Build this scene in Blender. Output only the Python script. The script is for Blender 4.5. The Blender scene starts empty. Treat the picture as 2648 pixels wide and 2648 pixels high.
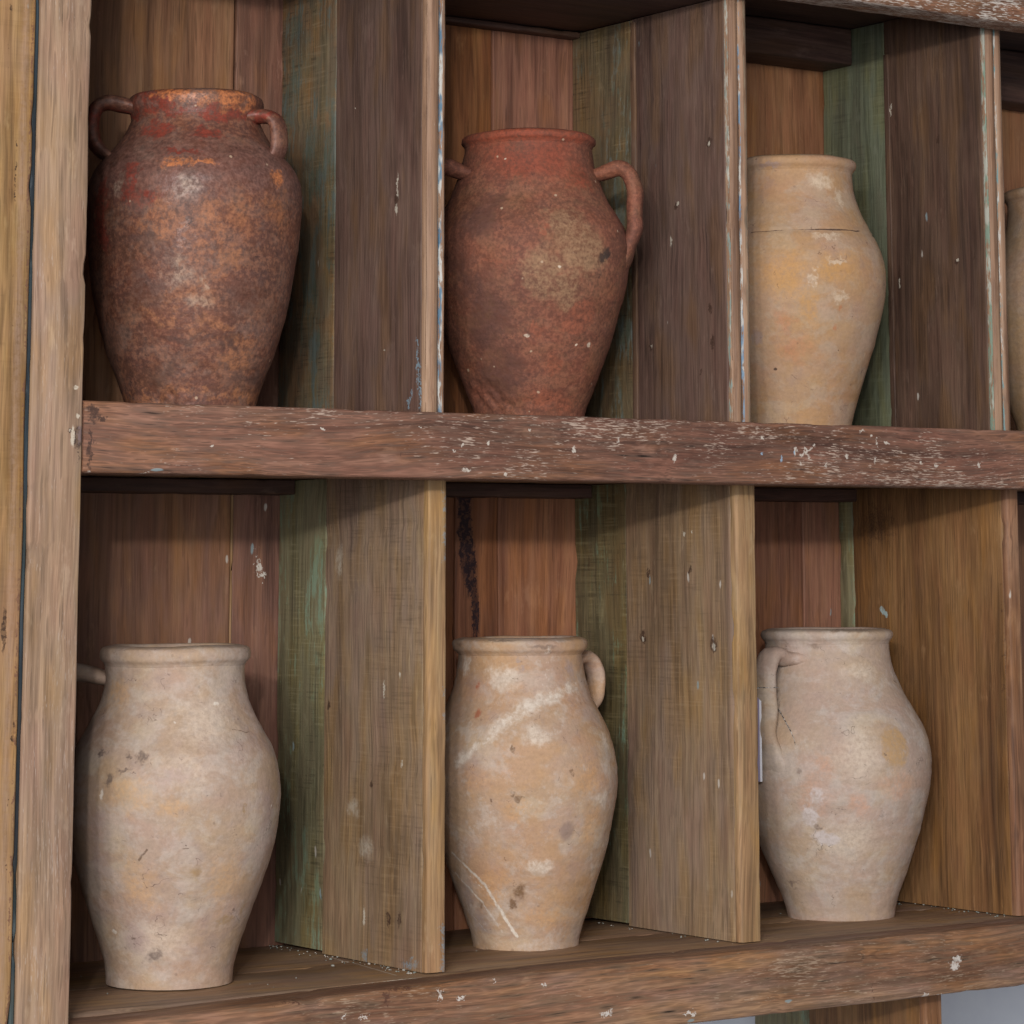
import bpy, bmesh, math, random
from mathutils import Vector, Matrix, noise as mn

random.seed(7)
SC = bpy.context.scene
COL = SC.collection

# ------------------------------------------------------------------ camera
F_PX, PX, PY, S = 7749.53, 1324 + 130.90, 1324 - 1146.02, 2648.0
CAM = Vector((-2.10220, -3.08223, 0.48695))
AR = Vector((0.81114853, -0.58482758, -0.00384322))
AU = Vector((-0.0931392, -0.13566486, 0.98636714))
AF = Vector((0.5773761, 0.7997323, 0.16451472))
cd = bpy.data.cameras.new('camera'); cam = bpy.data.objects.new('camera', cd); COL.objects.link(cam)
cam.matrix_world = Matrix(((AR.x, AU.x, -AF.x, CAM.x), (AR.y, AU.y, -AF.y, CAM.y), (AR.z, AU.z, -AF.z, CAM.z), (0, 0, 0, 1)))
cd.sensor_width = 36; cd.sensor_fit = 'HORIZONTAL'; cd.lens = 36 * F_PX / S
cd.shift_x = -130.90 / S; cd.shift_y = -1146.02 / S
cd.clip_start = .1; cd.clip_end = 200
SC.camera = cam

# ------------------------------------------------------------------ light
w = bpy.data.worlds.new('World'); SC.world = w; w.use_nodes = True
bg = w.node_tree.nodes['Background']; bg.inputs[0].default_value = (0.90, 0.93, 1.0, 1); bg.inputs[1].default_value = 0.29

def lamp(az, elev, dist, size, power, col, target=Vector((0.25, .2, .6))):
    a, e = math.radians(az), math.radians(elev)
    d = Vector((math.sin(a) * math.cos(e), math.cos(a) * math.cos(e), -math.sin(e)))
    l = bpy.data.lights.new('gallery_or_fill_lamp', 'AREA'); l.shape = 'DISK'; l.size = size; l.energy = power; l.color = col
    o = bpy.data.objects.new('gallery_or_fill_lamp', l); COL.objects.link(o)
    o.location = target - d * dist; o.rotation_euler = d.to_track_quat('-Z', 'Y').to_euler()
    return o
lamp(36.5, 7.2, 6.5, .14, 84, (1.0, .965, .92))
lamp(40.0, 6.6, 6.5, .14, 68, (1.0, .965, .92))
lamp(44.0, 7.4, 6.5, .14, 50, (1.0, .965, .92))
# broad unseen soft light added behind the camera to fill the compartments
wl = lamp(42.0, 5.5, 7.0, 2.6, 330, (.91, .95, 1.0)); wl.data.shape = 'RECTANGLE'; wl.data.size_y = 2.4

SC.render.engine = 'CYCLES'
SC.cycles.samples = 128; SC.cycles.use_denoising = True; SC.cycles.max_bounces = 3; SC.cycles.diffuse_bounces = 2; SC.cycles.glossy_bounces = 1; SC.cycles.adaptive_threshold = .02; SC.cycles.use_light_tree = False; SC.cycles.transmission_bounces = 0
SC.view_settings.view_transform = 'Standard'; SC.view_settings.look = 'None'
SC.view_settings.exposure = -.15; SC.view_settings.gamma = 1; SC.view_settings.use_curve_mapping = False
SC.render.resolution_x = SC.render.resolution_y = 1024

# ------------------------------------------------------------------ photo pixel -> place
def ray(u, v): return AF + AR * ((u - PX) / F_PX) - AU * ((v - PY) / F_PX)
def hit(u, v, ax, val):
    d = ray(u, v); return CAM + d * ((val - CAM[ax]) / d[ax])
HX = Vector((AR.x, AR.y, 0)).normalized()          # to the right of the picture, level
HV = Vector((-HX.y, HX.x, 0))                      # away from the viewer, level

# ------------------------------------------------------------------ shader helpers
def lin(c):
    f = lambda x: x / 12.92 if x <= .04045 else ((x + .055) / 1.055) ** 2.4
    return tuple(f(x / 255) for x in c)
class NT:
    def __init__(s, name):
        s.m = bpy.data.materials.new(name); s.m.use_nodes = True; s.t = s.m.node_tree; s.t.nodes.clear()
        s.out = s.t.nodes.new('ShaderNodeOutputMaterial'); s.b = s.t.nodes.new('ShaderNodeBsdfPrincipled')
        s.t.links.new(s.b.outputs[0], s.out.inputs[0])
        s.oc = s.t.nodes.new('ShaderNodeTexCoord').outputs['Object']
        s.rnd = s.t.nodes.new('ShaderNodeObjectInfo').outputs['Random']
    def set(s, sock, v):
        if v is None: return
        if hasattr(v, 'is_output'): s.t.links.new(v, sock)
        elif isinstance(v, (tuple, list, Vector)) and sock.type == 'RGBA' and len(v) == 3: sock.default_value = (*v, 1)
        else: sock.default_value = v
    def math(s, op, a, b=None, c=None, clamp=False):
        n = s.t.nodes.new('ShaderNodeMath'); n.operation = op; n.use_clamp = clamp
        for i, v in enumerate((a, b, c)): s.set(n.inputs[i], v)
        return n.outputs[0]
    def vm(s, op, a, b=None, scale=None):
        n = s.t.nodes.new('ShaderNodeVectorMath'); n.operation = op
        s.set(n.inputs[0], a); s.set(n.inputs[1], b)
        if scale is not None: s.set(n.inputs['Scale'], scale)
        return n.outputs['Value' if op in ('LENGTH', 'DOT_PRODUCT', 'DISTANCE') else 'Vector']
    def noise(s, vec, scale=1., detail=3., rough=.5, dist=0., color=False):
        n = s.t.nodes.new('ShaderNodeTexNoise')
        s.set(n.inputs['Vector'], vec); n.inputs['Scale'].default_value = scale; n.inputs['Detail'].default_value = detail
        n.inputs['Roughness'].default_value = rough; n.inputs['Distortion'].default_value = dist
        return n.outputs[1 if color else 0]
    def voro(s, vec, scale):
        n = s.t.nodes.new('ShaderNodeTexVoronoi'); s.set(n.inputs['Vector'], vec); n.inputs['Scale'].default_value = scale
        return n.outputs['Distance'], n.outputs['Color']
    def sc(s, vec, k): return s.vm('MULTIPLY', vec, k)
    def step(s, x, lo, hi):
        n = s.t.nodes.new('ShaderNodeMapRange'); n.interpolation_type = 'SMOOTHSTEP'
        s.set(n.inputs[0], x); n.inputs[1].default_value = min(lo, hi); n.inputs[2].default_value = max(lo, hi)
        n.inputs[3].default_value, n.inputs[4].default_value = (0, 1) if lo < hi else (1, 0)
        return n.outputs[0]
    def ramp(s, x, stops):
        n = s.t.nodes.new('ShaderNodeValToRGB'); s.set(n.inputs[0], x); e = n.color_ramp.elements
        while len(e) < len(stops): e.new(.5)
        for el, (p, c) in zip(e, stops): el.position = p; el.color = (*c, 1)
        return n.outputs[0]
    def mix(s, f, a, b, blend='MIX'):
        n = s.t.nodes.new('ShaderNodeMix'); n.data_type = 'RGBA'; n.blend_type = blend
        s.set(n.inputs[0], f); s.set(n.inputs[6], a); s.set(n.inputs[7], b); return n.outputs[2]
    def shade(s, col, x, k): return s.vm('SCALE', col, scale=s.math('MULTIPLY_ADD', x, k, 1 - .5 * k))
    def comp(s, vec, i):
        n = s.t.nodes.new('ShaderNodeSeparateXYZ'); s.set(n.inputs[0], vec); return n.outputs[i]
    def marks(s, co, lst, soft=.35):
        """union mask of ellipsoids (c, (rx,ry,rz)) and capsules (a, b, r)"""
        acc = None
        for m in lst:
            if len(m) == 2:
                c, r = m
                d = s.vm('LENGTH', s.vm('MULTIPLY', s.vm('SUBTRACT', co, tuple(c)), tuple(1 / q for q in r)))
            else:
                a, b, r = m; ba = Vector(b) - Vector(a)
                pa = s.vm('SUBTRACT', co, tuple(a))
                h = s.math('MULTIPLY', s.vm('DOT_PRODUCT', pa, tuple(ba)), 1 / ba.length_squared, clamp=True)
                d = s.math('MULTIPLY', s.vm('LENGTH', s.vm('SUBTRACT', pa, s.vm('SCALE', tuple(ba), scale=h))), 1 / r)
            k = s.step(d, 1.0, 1 - soft)
            acc = k if acc is None else s.math('MAXIMUM', acc, k)
        return acc
    def fin(s, col, rough, height=None, bump=.3, dist=.002, spec=.35):
        s.set(s.b.inputs['Base Color'], col); s.set(s.b.inputs['Roughness'], rough)
        s.b.inputs['Specular IOR Level'].default_value = spec
        if height is not None:
            n = s.t.nodes.new('ShaderNodeBump'); n.inputs['Strength'].default_value = bump; n.inputs['Distance'].default_value = dist
            s.set(n.inputs['Height'], height); s.t.links.new(n.outputs[0], s.b.inputs['Normal'])
        return s.m

def desat(c, k=.86):
    g = .3 * c[0] + .59 * c[1] + .11 * c[2]; return tuple(g + (q - g) * k for q in c)
def wood(name, dark, mid, light, axis='z', band=1.0, pore=.5, fleck=0., fleck_col=(205, 190, 172), fleck_mask=None,
         saw=0., paint=None, chips=.3, blotch=.4, rough=.62, marks=(), bump=.5, cracks=.3, tint=None, sat=1.08, val=.93, wavy=1.0, fine=1.0, fibs=(210, 10)):
    s = NT(name)
    dark, mid, light = (tuple(q * val for q in desat(c, sat)) for c in (tuple(q * .94 for q in dark), mid, light))
    v0 = s.vm('ADD', s.oc, s.vm('SCALE', (37.1, 19.7, 53.3), scale=s.rnd))
    ax = 'xyz'.index(axis)
    def st(across, along, v=None):
        k = [across] * 3; k[ax] = along; return s.sc(v or vw, tuple(k))
    # the grain wanders a little
    wv = s.noise(st(8, 2.8, v0), 1, 1, .5, color=True)
    vw = s.vm('ADD', v0, s.vm('SCALE', s.vm('SUBTRACT', wv, (.5, .5, .5)), scale=.035 * wavy))
    b1 = s.noise(st(13 * band, 1.1), 1, 3, .6)                    # broad figure
    lines = s.noise(st(95 * band, 2.4), 1, 2, .6)                 # growth lines
    fib = s.noise(st(*fibs), 1, 1, .6)                          # fibres
    bl = s.noise(st(6, 2.6, v0), 1, 4, .65)                       # weathering
    grime = s.noise(st(34, 13, v0), 1, 4, .72)
    f = s.math('ADD', s.math('MULTIPLY', b1, .55), s.math('MULTIPLY', lines, .45))
    col = s.ramp(f, [(.33, lin(dark)), (.50, lin(mid)), (.67, lin(light))])
    col = s.mix(s.math('MULTIPLY', s.step(bl, .50, .72), blotch), col, lin(tuple(c * .66 for c in dark)))
    col = s.mix(s.math('MULTIPLY', s.step(bl, .47, .30), blotch * .7), col, lin(tuple(min(235, c * 1.08 + 12) for c in light)))
    if tint:
        tm = s.noise(st(*tint[2]), 1, 3, .65) if len(tint) > 2 else s.noise(st(9, 2.4, s.vm('ADD', v0, (3, 7, 5))), 1, 4, .68)
        col = s.mix(s.math('MULTIPLY', s.step(tm, .42, .64), tint[1]), col, lin(tint[0]))
    col = s.mix(s.math('MULTIPLY', s.step(grime, .47, .74), blotch * .7), col, lin((74, 56, 48)))
    col = s.mix(s.math('MULTIPLY', s.step(grime, .42, .28), .35), col, lin(tuple(min(225, c * 1.05 + 22) for c in light)))
    hue = s.noise(st(26, 7, s.vm('ADD', v0, (1, 4, 9))), 1, 2, .6)
    col = s.mix(1., col, s.ramp(hue, [(.33, (1.02, .95, .96)), (.5, (1, 1, 1)), (.66, (1.07, .99, .80))]), 'MULTIPLY')
    gl = s.math('MULTIPLY', s.step(s.noise(st(150 * band, 2.2), 1, 2, .65), .53, .64), s.step(bl, .30, .55))
    col = s.mix(s.math('MULTIPLY', gl, .30), col, lin(tuple(c * .62 for c in dark)))
    po = s.step(fib, .60, .70)
    col = s.mix(s.math('MULTIPLY', po, pore), col, lin(tuple(c * .5 for c in dark)))
    if fine > 1.2: col = s.mix(s.math("MULTIPLY", s.step(fib, .46, .32), .42), col, lin(tuple(min(225, c * 1.1 + 26) for c in light)))
    col = s.shade(col, fib, 1.0 * fine); col = s.shade(col, grime, .6)
    height = s.noise(st(240, 14, v0), 1, 2, .7)
    if saw:
        sw = s.noise(st(12, 300, v0), 1, 2, .6)
        msk = s.math('MULTIPLY', s.step(grime, .44, .56), s.step(bl, .42, .58))
        col = s.mix(s.math('MULTIPLY', s.math('MULTIPLY', s.step(sw, .52, .66), msk), saw), col, lin(tuple(c * .55 for c in dark)))
        col = s.mix(s.math('MULTIPLY', s.math('MULTIPLY', s.step(sw, .46, .33), s.step(hue, .45, .6)), saw * .6), col, lin(tuple(min(230, c * 1.1 + 10) for c in light)))
    if paint:          # (colour, amount, colour2): what is left of an old coat
        pn = s.noise(st(20, 8, s.vm('ADD', v0, (11, 3, 2))), 1, 6, .75)
        pm = s.step(s.math('ADD', s.math('MULTIPLY', pn, .8), s.math('MULTIPLY', fib, .2)), .60 - paint[1] * .25, .68 - paint[1] * .22)
        col = s.mix(s.math('MULTIPLY', pm, .75), col, s.mix(s.step(grime, .4, .6), lin(paint[0]), lin(paint[2])))
    if fleck:
        fl = s.noise(st(640, 62), 1, 2, .7)
        fm = s.math('ADD', s.math('MULTIPLY', bl, .55), s.math('MULTIPLY', grime, .45))
        if fleck_mask: fm = s.math('ADD', fm, fleck_mask(s))
        th = s.step(s.math('ADD', s.math('MULTIPLY', fl, .70), s.math('MULTIPLY', fm, .8)), .85, .94)
        col = s.mix(s.math('MULTIPLY', th, fleck), col, lin(fleck_col))
    if cracks:
        ck = s.step(s.math('ABSOLUTE', s.math('SUBTRACT', s.noise(st(34, .45, v0), 1, 1, .4), .5)), .007, .002)
        ck = s.math('MULTIPLY', ck, s.step(bl, .50, .58))
        col = s.mix(s.math('MULTIPLY', ck, cracks), col, lin((38, 26, 20)))
    if chips:          # tiny flecks of old plaster and paint
        d, vc = s.voro(s.vm('ADD', st(1, .34, v0), s.vm('SCALE', (.011, .013, .009), scale=grime)), 56)
        ch = s.math('MULTIPLY', s.step(s.math('ADD', d, s.math('MULTIPLY', fib, .12)), .21, .14), s.step(s.comp(vc, 0), 1 - .11 * chips, 1 - .09 * chips))
        col = s.mix(s.math('MULTIPLY', ch, .7), col, s.mix(s.step(s.comp(vc, 1), .7, .72), lin((200, 190, 178)), lin((138, 156, 158))))
    if marks:
        A = s.vm('SUBTRACT', s.noise(s.oc, 75, 1, .65, color=True), (.5, .5, .5))
        A = s.vm('ADD', A, s.vm('SCALE', s.vm('SUBTRACT', s.noise(s.oc, 330, 1, .6, color=True), (.5, .5, .5)), scale=.8))
        brk = s.math('ADD', .55, s.math('MULTIPLY', s.step(s.noise(s.oc, 170, 2, .7), .38, .54), .45))
        for grp in marks:  # (colour, amount, wobble, list[, soft])
            c, amt, wob, lst = grp[:4]
            mc = s.vm('ADD', s.oc, s.vm('SCALE', A, scale=wob * 2.6))
            col = s.mix(s.math('MULTIPLY', s.math('MULTIPLY', s.marks(mc, lst, grp[4] if len(grp) > 4 else .4), amt), brk), col, lin(c))
    return s.fin(col, s.math('ADD', rough - .08, s.math('MULTIPLY', fib, .2)), height, bump, .0016, .3)

# ------------------------------------------------------------------ mesh helpers
def link(name, bm, mat, parent=None, smooth=35, label=None):
    me = bpy.data.meshes.new(name); bmesh.ops.recalc_face_normals(bm, faces=bm.faces); bm.to_mesh(me); bm.free()
    me.materials.append(mat); me.shade_smooth()
    if smooth: me.set_sharp_from_angle(angle=math.radians(smooth))
    o = bpy.data.objects.new(name, me); COL.objects.link(o)
    if parent: o.parent = parent
    if label: o['label'] = label
    return o
def extrude(section, axis, a, b, n, wob=.0006, nick=.0, seed=0., bow=None):
    """section: list of 2-D points in the two other axes (cyclic order), swept from a to b along axis with a hand-cut wobble"""
    bm = bmesh.new(); rings = []
    i1, i2 = [k for k in range(3) if k != axis]
    cx = sum(p[0] for p in section) / len(section); cy = sum(p[1] for p in section) / len(section)
    for k in range(n + 1):
        t = a + (b - a) * k / n; ring = []
        for j, p in enumerate(section):
            q = [0, 0, 0]; q[axis] = t
            s1 = mn.noise(Vector((t * 9 + seed, p[0] * 40, p[1] * 40)))
            s2 = mn.noise(Vector((t * 9 + seed + 31, p[0] * 40 + 7, p[1] * 40)))
            nk = max(0, mn.noise(Vector((t * 28 + seed, p[0] * 20, p[1] * 20 + 3))) - .28) * nick
            q[i1] = p[0] + s1 * wob + math.copysign(nk, cx - p[0]); q[i2] = p[1] + s2 * wob + math.copysign(nk, cy - p[1])
            if bow:
                d = bow(t, p); q[i1] += d[0]; q[i2] += d[1]
            ring.append(bm.verts.new(q))
        rings.append(ring)
    m = len(section)
    for k in range(n):
        for j in range(m):
            bm.faces.new((rings[k][j], rings[k][(j + 1) % m], rings[k + 1][(j + 1) % m], rings[k + 1][j]))
    bm.faces.new(rings[0]); bm.faces.new(rings[-1])
    return bm
def rrect(x0, x1, y0, y1, r, seg=3):
    if not isinstance(r, (tuple, list)): r = (r,) * 4
    out = []
    for (cx, cy, sx, sy, rr, a0) in ((x0, y0, 1, 1, r[0], 180), (x1, y0, -1, 1, r[1], 270), (x1, y1, -1, -1, r[2], 0), (x0, y1, 1, -1, r[3], 90)):
        for i in range(seg + 1):
            a = math.radians(a0 + 90 * i / seg)
            out.append((cx + sx * rr + rr * math.cos(a), cy + sy * rr + rr * math.sin(a)))
    return out
SEED = [0.]
def plank(name, x, y, z, axis, mat, parent, r=.0025, n=None, wob=.0006, nick=.004, bow=None, label=None):
    rg = (x, y, z); ax = 'xyz'.index(axis); o = [rg[k] for k in range(3) if k != ax]
    L = rg[ax][1] - rg[ax][0]; SEED[0] += 11.7
    bm = extrude(rrect(o[0][0], o[0][1], o[1][0], o[1][1], r), ax, rg[ax][0], rg[ax][1], n or max(4, int(L / .012)), wob, nick, SEED[0], bow)
    return link(name, bm, mat, parent, 40, label)
def thing(name, label, cat, loc=(0, 0, 0), group=None):
    o = bpy.data.objects.new(name, None); COL.objects.link(o); o.location = loc; o.empty_display_size = .05
    o['label'] = label; o['category'] = cat
    if group: o['group'] = group
    return o

# ------------------------------------------------------------------ dimensions (metres)
XS = -.548; YF = .084; YB = .4565; YR = .062
ZMT, ZMB, ZLB, ZTB = .677, .596, -.082, 1.265
XE = 1.66                                           # the unit goes on a little past the frame
DIV = {'1l': (-.0263, 0.), '2l': (.4667, .5), '3l': (.9689, .9915), '1u': (-.0304, .0013), '2u': (.4661, .5014), '3u': (.9525, .988)}

# ------------------------------------------------------------------ marks measured on the photo, for the wood
P = lambda x0, y0, k: (lambda u, v: (x0 + u * k, y0 + v * k))
zR = P(1900, 1050, .3872); zM = P(1100, 1050, .4658); zL = P(180, 980, .5538); zB = P(1750, 2250, .4648); zBl = P(150, 2300, .5694); zBm = P(1100, 2250, .4658)
zS = P(0, 1000, .20704)
def fr(zf, u, v, rx, rz, y=0.): return (hit(*zf(u, v), 1, y), (rx, .02, rz))
def ln(zf, u, v, u2, v2, r, y=0.): return (hit(*zf(u, v), 1, y), hit(*zf(u2, v2), 1, y), r)
mm = .001
mid_white = [fr(zR, 405, 300, 3*mm, 8*mm), ln(zR, 440, 330, 540, 255, 2.2*mm), ln(zR, 470, 290, 500, 345, 2.6*mm), fr(zR, 185, 213, 3*mm, 3*mm), fr(zR, 910, 203, 2.5*mm, 2.5*mm),
             ln(zR, 945, 225, 952, 275, 1.2*mm), fr(zR, 1015, 250, 4.5*mm, 3*mm), fr(zR, 747, 335, 4*mm, 3*mm), fr(zR, 935, 360, 2*mm, 5*mm), fr(zR, 610, 395, 2.5*mm, 3*mm),
             fr(zR, 1240, 375, 2.5*mm, 3*mm), fr(zR, 1345, 398, 4*mm, 3*mm), fr(zR, 1632, 390, 3*mm, 4.5*mm), fr(zR, 440, 383, 2*mm, 2.5*mm), fr(zR, 850, 170, 6*mm, 2*mm),
             fr(zM, 577, 140, 3.2*mm, 2.2*mm), fr(zM, 828, 245, 3.2*mm, 5.5*mm), fr(zM, 1068, 188, 2.5*mm, 4.5*mm), fr(zM, 1382, 285, 2.4*mm, 7*mm), fr(zM, 350, 203, 2.4*mm, 4*mm), fr(zM, 447, 385, 3*mm, 3*mm),
             fr(zM, 228, 355, 7*mm, 3*mm), fr(zM, 160, 242, 2.2*mm, 2.2*mm), fr(zM, 208, 223, 1.6*mm, 1.8*mm), fr(zL, 1182, 230, 3.8*mm, 2.8*mm), fr(zL, 1640, 222, 2.2*mm, 2.2*mm), fr(zL, 662, 312, 3*mm, 2*mm), fr(zL, 95, 432, 3*mm, 2*mm), fr(zL, 360, 442, 7*mm, 1.2*mm)]
mid_blue = [fr(zR, 312, 355, 2*mm, 5*mm), fr(zR, 185, 318, 2.2*mm, 3*mm), fr(zR, 400, 310, 1.6*mm, 4*mm)]
mid_dark = [fr(zL, 110, 160, 9*mm, 14*mm), fr(zL, 150, 185, 8*mm, 4*mm), fr(zL, 95, 330, 3.5*mm, 30*mm), fr(zL, 1553, 352, 2*mm, 2*mm)]
low_white = [fr(zB, 1562, 495, 8*mm, 6*mm), fr(zB, 1545, 535, 9*mm, 5*mm), fr(zB, 1460, 700, 9*mm, 2.5*mm), fr(zB, 1380, 706, 8*mm, 3*mm), fr(zBm, 85, 685, 3*mm, 9*mm), fr(zBm, 200, 706, 10*mm, 3.2*mm), fr(zBm, 662, 630, 5*mm, 2*mm),
             fr(zBm, 1000, 798, 10*mm, 4*mm), fr(zBm, 1470, 790, 11*mm, 3*mm), fr(zBl, 1290, 580, 3*mm, 3*mm), fr(zBl, 1390, 578, 9*mm, 1.6*mm), fr(zBm, 390, 610, 2*mm, 2*mm), fr(zB, 60, 795, 10*mm, 2.4*mm)]
low_dark = [fr(zBl, 1488, 487, 7*mm, 9*mm), fr(zBl, 1080, 500, 40*mm, 2*mm), fr(zBl, 1560, 452, 26*mm, 2.5*mm), ln(zB, 1090, 600, 1095, 720, 1.2*mm)]
stile_dark = [fr(zS, 985, 640, 9*mm, 15*mm), ln(zS, 985, 780, 995, 1000, 1.4*mm), fr(zS, 868, 540, 3.4*mm, 3.4*mm)]
stile_lite = [fr(zS, 972, 362, 3*mm, 3.4*mm), fr(zS, 910, 610, 3*mm, 14*mm), fr(zS, 950, 10, 4*mm, 3*mm), fr(zS, 868, 540, 1.6*mm, 1.6*mm)]
stile_grey = [fr(zS, 1005, 600, 4*mm, 12*mm)]

zA = P(0, 0, 1.37060); zQ = P(1324, 1324, .68530)
def fx(zf, u, v, ry, rz, x): return (hit(*zf(u, v), 0, x), (.02, ry, rz))
def lx(zf, u, v, u2, v2, r, x): return (hit(*zf(u, v), 0, x), hit(*zf(u2, v2), 0, x), r)
D1L, D2L, D3L, D1U, D2U, D3U = (DIV[k][0] for k in ('1l', '2l', '3l', '1u', '2u', '3u'))
kn_l = [fx(zQ, 495, 470, 8*mm, 12*mm, D2L), fx(zQ, 760, 503, 9*mm, 13*mm, D2L), fx(zQ, 515, 228, 4*mm, 7*mm, D2L), fx(zQ, 672, 216, 5*mm, 7*mm, D2L),
        fx(zA, 733, 1733, 5*mm, 10*mm, D1L), fx(zA, 753, 1737, 5*mm, 12*mm, D1L), fx(zA, 700, 1480, 4*mm, 6*mm, D1L), fx(zA, 620, 1330, 4*mm, 7*mm, D1L)]
lt_l = [fx(zQ, 495, 480, 3*mm, 4*mm, D2L), fx(zQ, 760, 510, 4*mm, 6*mm, D2L), fx(zA, 687, 1728, 3*mm, 13*mm, D1L), fx(zA, 755, 1275, 3*mm, 5*mm, D1L), fx(zA, 755, 1440, 3*mm, 5*mm, D1L), fx(zA, 725, 1300, 2*mm, 16*mm, D1L),
        fx(zA, 665, 1525, 20*mm, 16*mm, D1L), fx(zA, 690, 1600, 24*mm, 20*mm, D1L), fx(zA, 640, 1060, 12*mm, 30*mm, D1L), fx(zQ, 650, 80, 4*mm, 4*mm, D2L), fx(zQ, 680, 75, 2*mm, 3*mm, D2L)]
bl_l = [fx(zA, 690, 1805, 8*mm, 10*mm, D1L), fx(zA, 775, 1820, 22*mm, 8*mm, D1L)]
kn_u = [fx(zA, 1337, 267, 6*mm, 8*mm, D2U), fx(zA, 1340, 582, 4*mm, 9*mm, D2U), fx(zA, 1343, 645, 5*mm, 13*mm, D2U), fx(zA, 1228, 655, 5*mm, 7*mm, D2U), fx(zA, 1322, 700, 3*mm, 6*mm, D2U), fx(zA, 1275, 390, 4*mm, 8*mm, D2U), fx(zA, 748, 378, 4*mm, 12*mm, D1U)]
lt_u = [fx(zA, 748, 395, 3.5*mm, 8*mm, D1U), fx(zA, 750, 350, 2*mm, 20*mm, D1U), fx(zA, 1265, 455, 3*mm, 10*mm, D2U), fx(zA, 1278, 383, 3*mm, 5*mm, D2U), fx(zA, 1337, 270, 3*mm, 3*mm, D2U), fx(zA, 1230, 652, 2*mm, 3*mm, D2U), fx(zA, 725, 660, 2*mm, 2*mm, D1U), fx(zA, 670, 205, 2*mm, 2*mm, D1U)]
bl_u = [lx(zA, 787, 640, 792, 770, 4*mm, D1U), lx(zA, 800, 700, 798, 770, 3*mm, D1U), lx(zA, 775, 745, 770, 772, 4*mm, D1U)]
kn_3 = [fx(zA, 1803, 495, 5*mm, 7*mm, D3U), fx(zA, 1697, 520, 4*mm, 18*mm, D3U), fx(zA, 1770, 262, 3*mm, 9*mm, D3U), fx(zA, 1838, 484, 2*mm, 6*mm, D3U)]
lt_3 = [lx(zA, 1682, 196, 1677, 228, 2*mm, D3U), fx(zA, 1806, 490, 3*mm, 4*mm, D3U), fx(zA, 1697, 535, 2*mm, 9*mm, D3U)]
ch_3l = [lx(zA, 1663, 1148, 1672, 1160, 5*mm, D3L)]
dk_3l = [fx(zA, 1905, 1130, 14*mm, 50*mm, D3L), fx(zA, 1905, 1260, 8*mm, 90*mm, D3L), fx(zA, 1650, 990, 60*mm, 40*mm, D3L)]
fl_seam = [((XS, .045, 0), (-.02, .066, 0), 2.4*mm), ((-.02, .066, 0), (.5, .067, 0), 2.2*mm), ((.55, .066, 0), (.85, .066, 0), 1.0*mm), ((XS, .214, 0), (.05, .242, 0), 2.2*mm), ((.05, .243, 0), (.5, .2435, 0), 1.2*mm), ((.5, .2435, 0), (.9, .2435, 0), 1.0*mm),
           ((-.06, .1, 0), (-.03, .3, 0), 2*mm)]
sl_crack = [ln(z1s, 62, 560, 50, 1080, 1.3*mm) for z1s in (P(0, 0, .65217),)] + [ln(P(0, 0, .65217), 50, 1080, 45, 1300, .9*mm), ln(P(0, 0, .65217), 35, 1610, 28, 1900, .9*mm), ln(P(0, 0, .65217), 30, 160, 26, 400, .7*mm), fr(P(0, 0, .65217), 42, 32, 2.5*mm, 4*mm), fr(zA, 6, 1190, 3*mm, 30*mm), ln(zA, 14, 1500, 10, 1640, 1.6*mm), ln(zA, 24, 1360, 18, 1440, 2*mm)]
sl_red = [((-.6235, 0, ZB_), (-.6232, 0, 1.5), 2.2*mm) for ZB_ in (-.5,)]
sl_pink = [((-.633, 0, -.5), (-.632, 0, 1.5), 8*mm)]
KN, LT, BLU = (64, 44, 34), (196, 184, 166), (128, 152, 164)

# ------------------------------------------------------------------ wood materials
M = {}
M['stile_out'] = wood('stile_outer_wood', (118, 86, 54), (160, 124, 82), (180, 146, 100), band=.8, pore=.35, saw=.12, chips=.1, blotch=.3, cracks=0, tint=((166, 130, 104), .4), marks=[((166, 134, 112), .55, .001, sl_pink, .95), ((112, 76, 62), .75, .002, sl_red), ((62, 44, 34), .9, .002, sl_crack)])
M['stile_in'] = wood('stile_inner_wood', (136, 106, 82), (170, 138, 110), (188, 158, 130), sat=.98, band=.9, pore=.45, chips=.15, blotch=.22, cracks=.3, tint=((158, 128, 112), .45),
                     fleck=.35, fleck_col=(190, 172, 160), marks=[((60, 44, 40), .85, .004, stile_dark), ((140, 118, 116), .6, .004, stile_grey), ((205, 190, 170), .8, .002, stile_lite)])
M['gap'] = wood('slate_paint_groove', (40, 48, 54), (62, 76, 84), (96, 106, 110), chips=.6, blotch=.5)
M['mid_rail'] = wood('flecked_rail_wood', (92, 62, 50), (132, 92, 74), (150, 110, 90), 'x', fine=2.8, fibs=(270, 20), sat=1.0, pore=.6, band=1.3, fleck=.75, fleck_col=(196, 172, 154), blotch=.3, chips=.25, cracks=0, bump=.7,
                     fleck_mask=lambda s: s.math('MULTIPLY', s.step(s.comp(s.oc, 0), .1, .62), s.math('MULTIPLY', s.step(s.comp(s.oc, 0), 1.12, .86), .050)),
                     marks=[((58, 42, 38), .8, .006, mid_dark), ((206, 194, 180), .85, .0035, mid_white), ((150, 172, 190), .85, .003, mid_blue)])
M['low_rail'] = wood('worn_rail_wood', (102, 66, 47), (142, 100, 73), (164, 124, 92), 'x', fine=2.8, fibs=(270, 20), sat=.95, pore=.5, band=1.3, fleck=.4, fleck_col=(196, 170, 144), blotch=.4, chips=.25, cracks=.3, wavy=.6, bump=.7,
                     tint=((150, 128, 116), .55), marks=[((84, 54, 42), .85, .006, low_dark), ((214, 204, 194), .85, .0055, low_white)])
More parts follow.
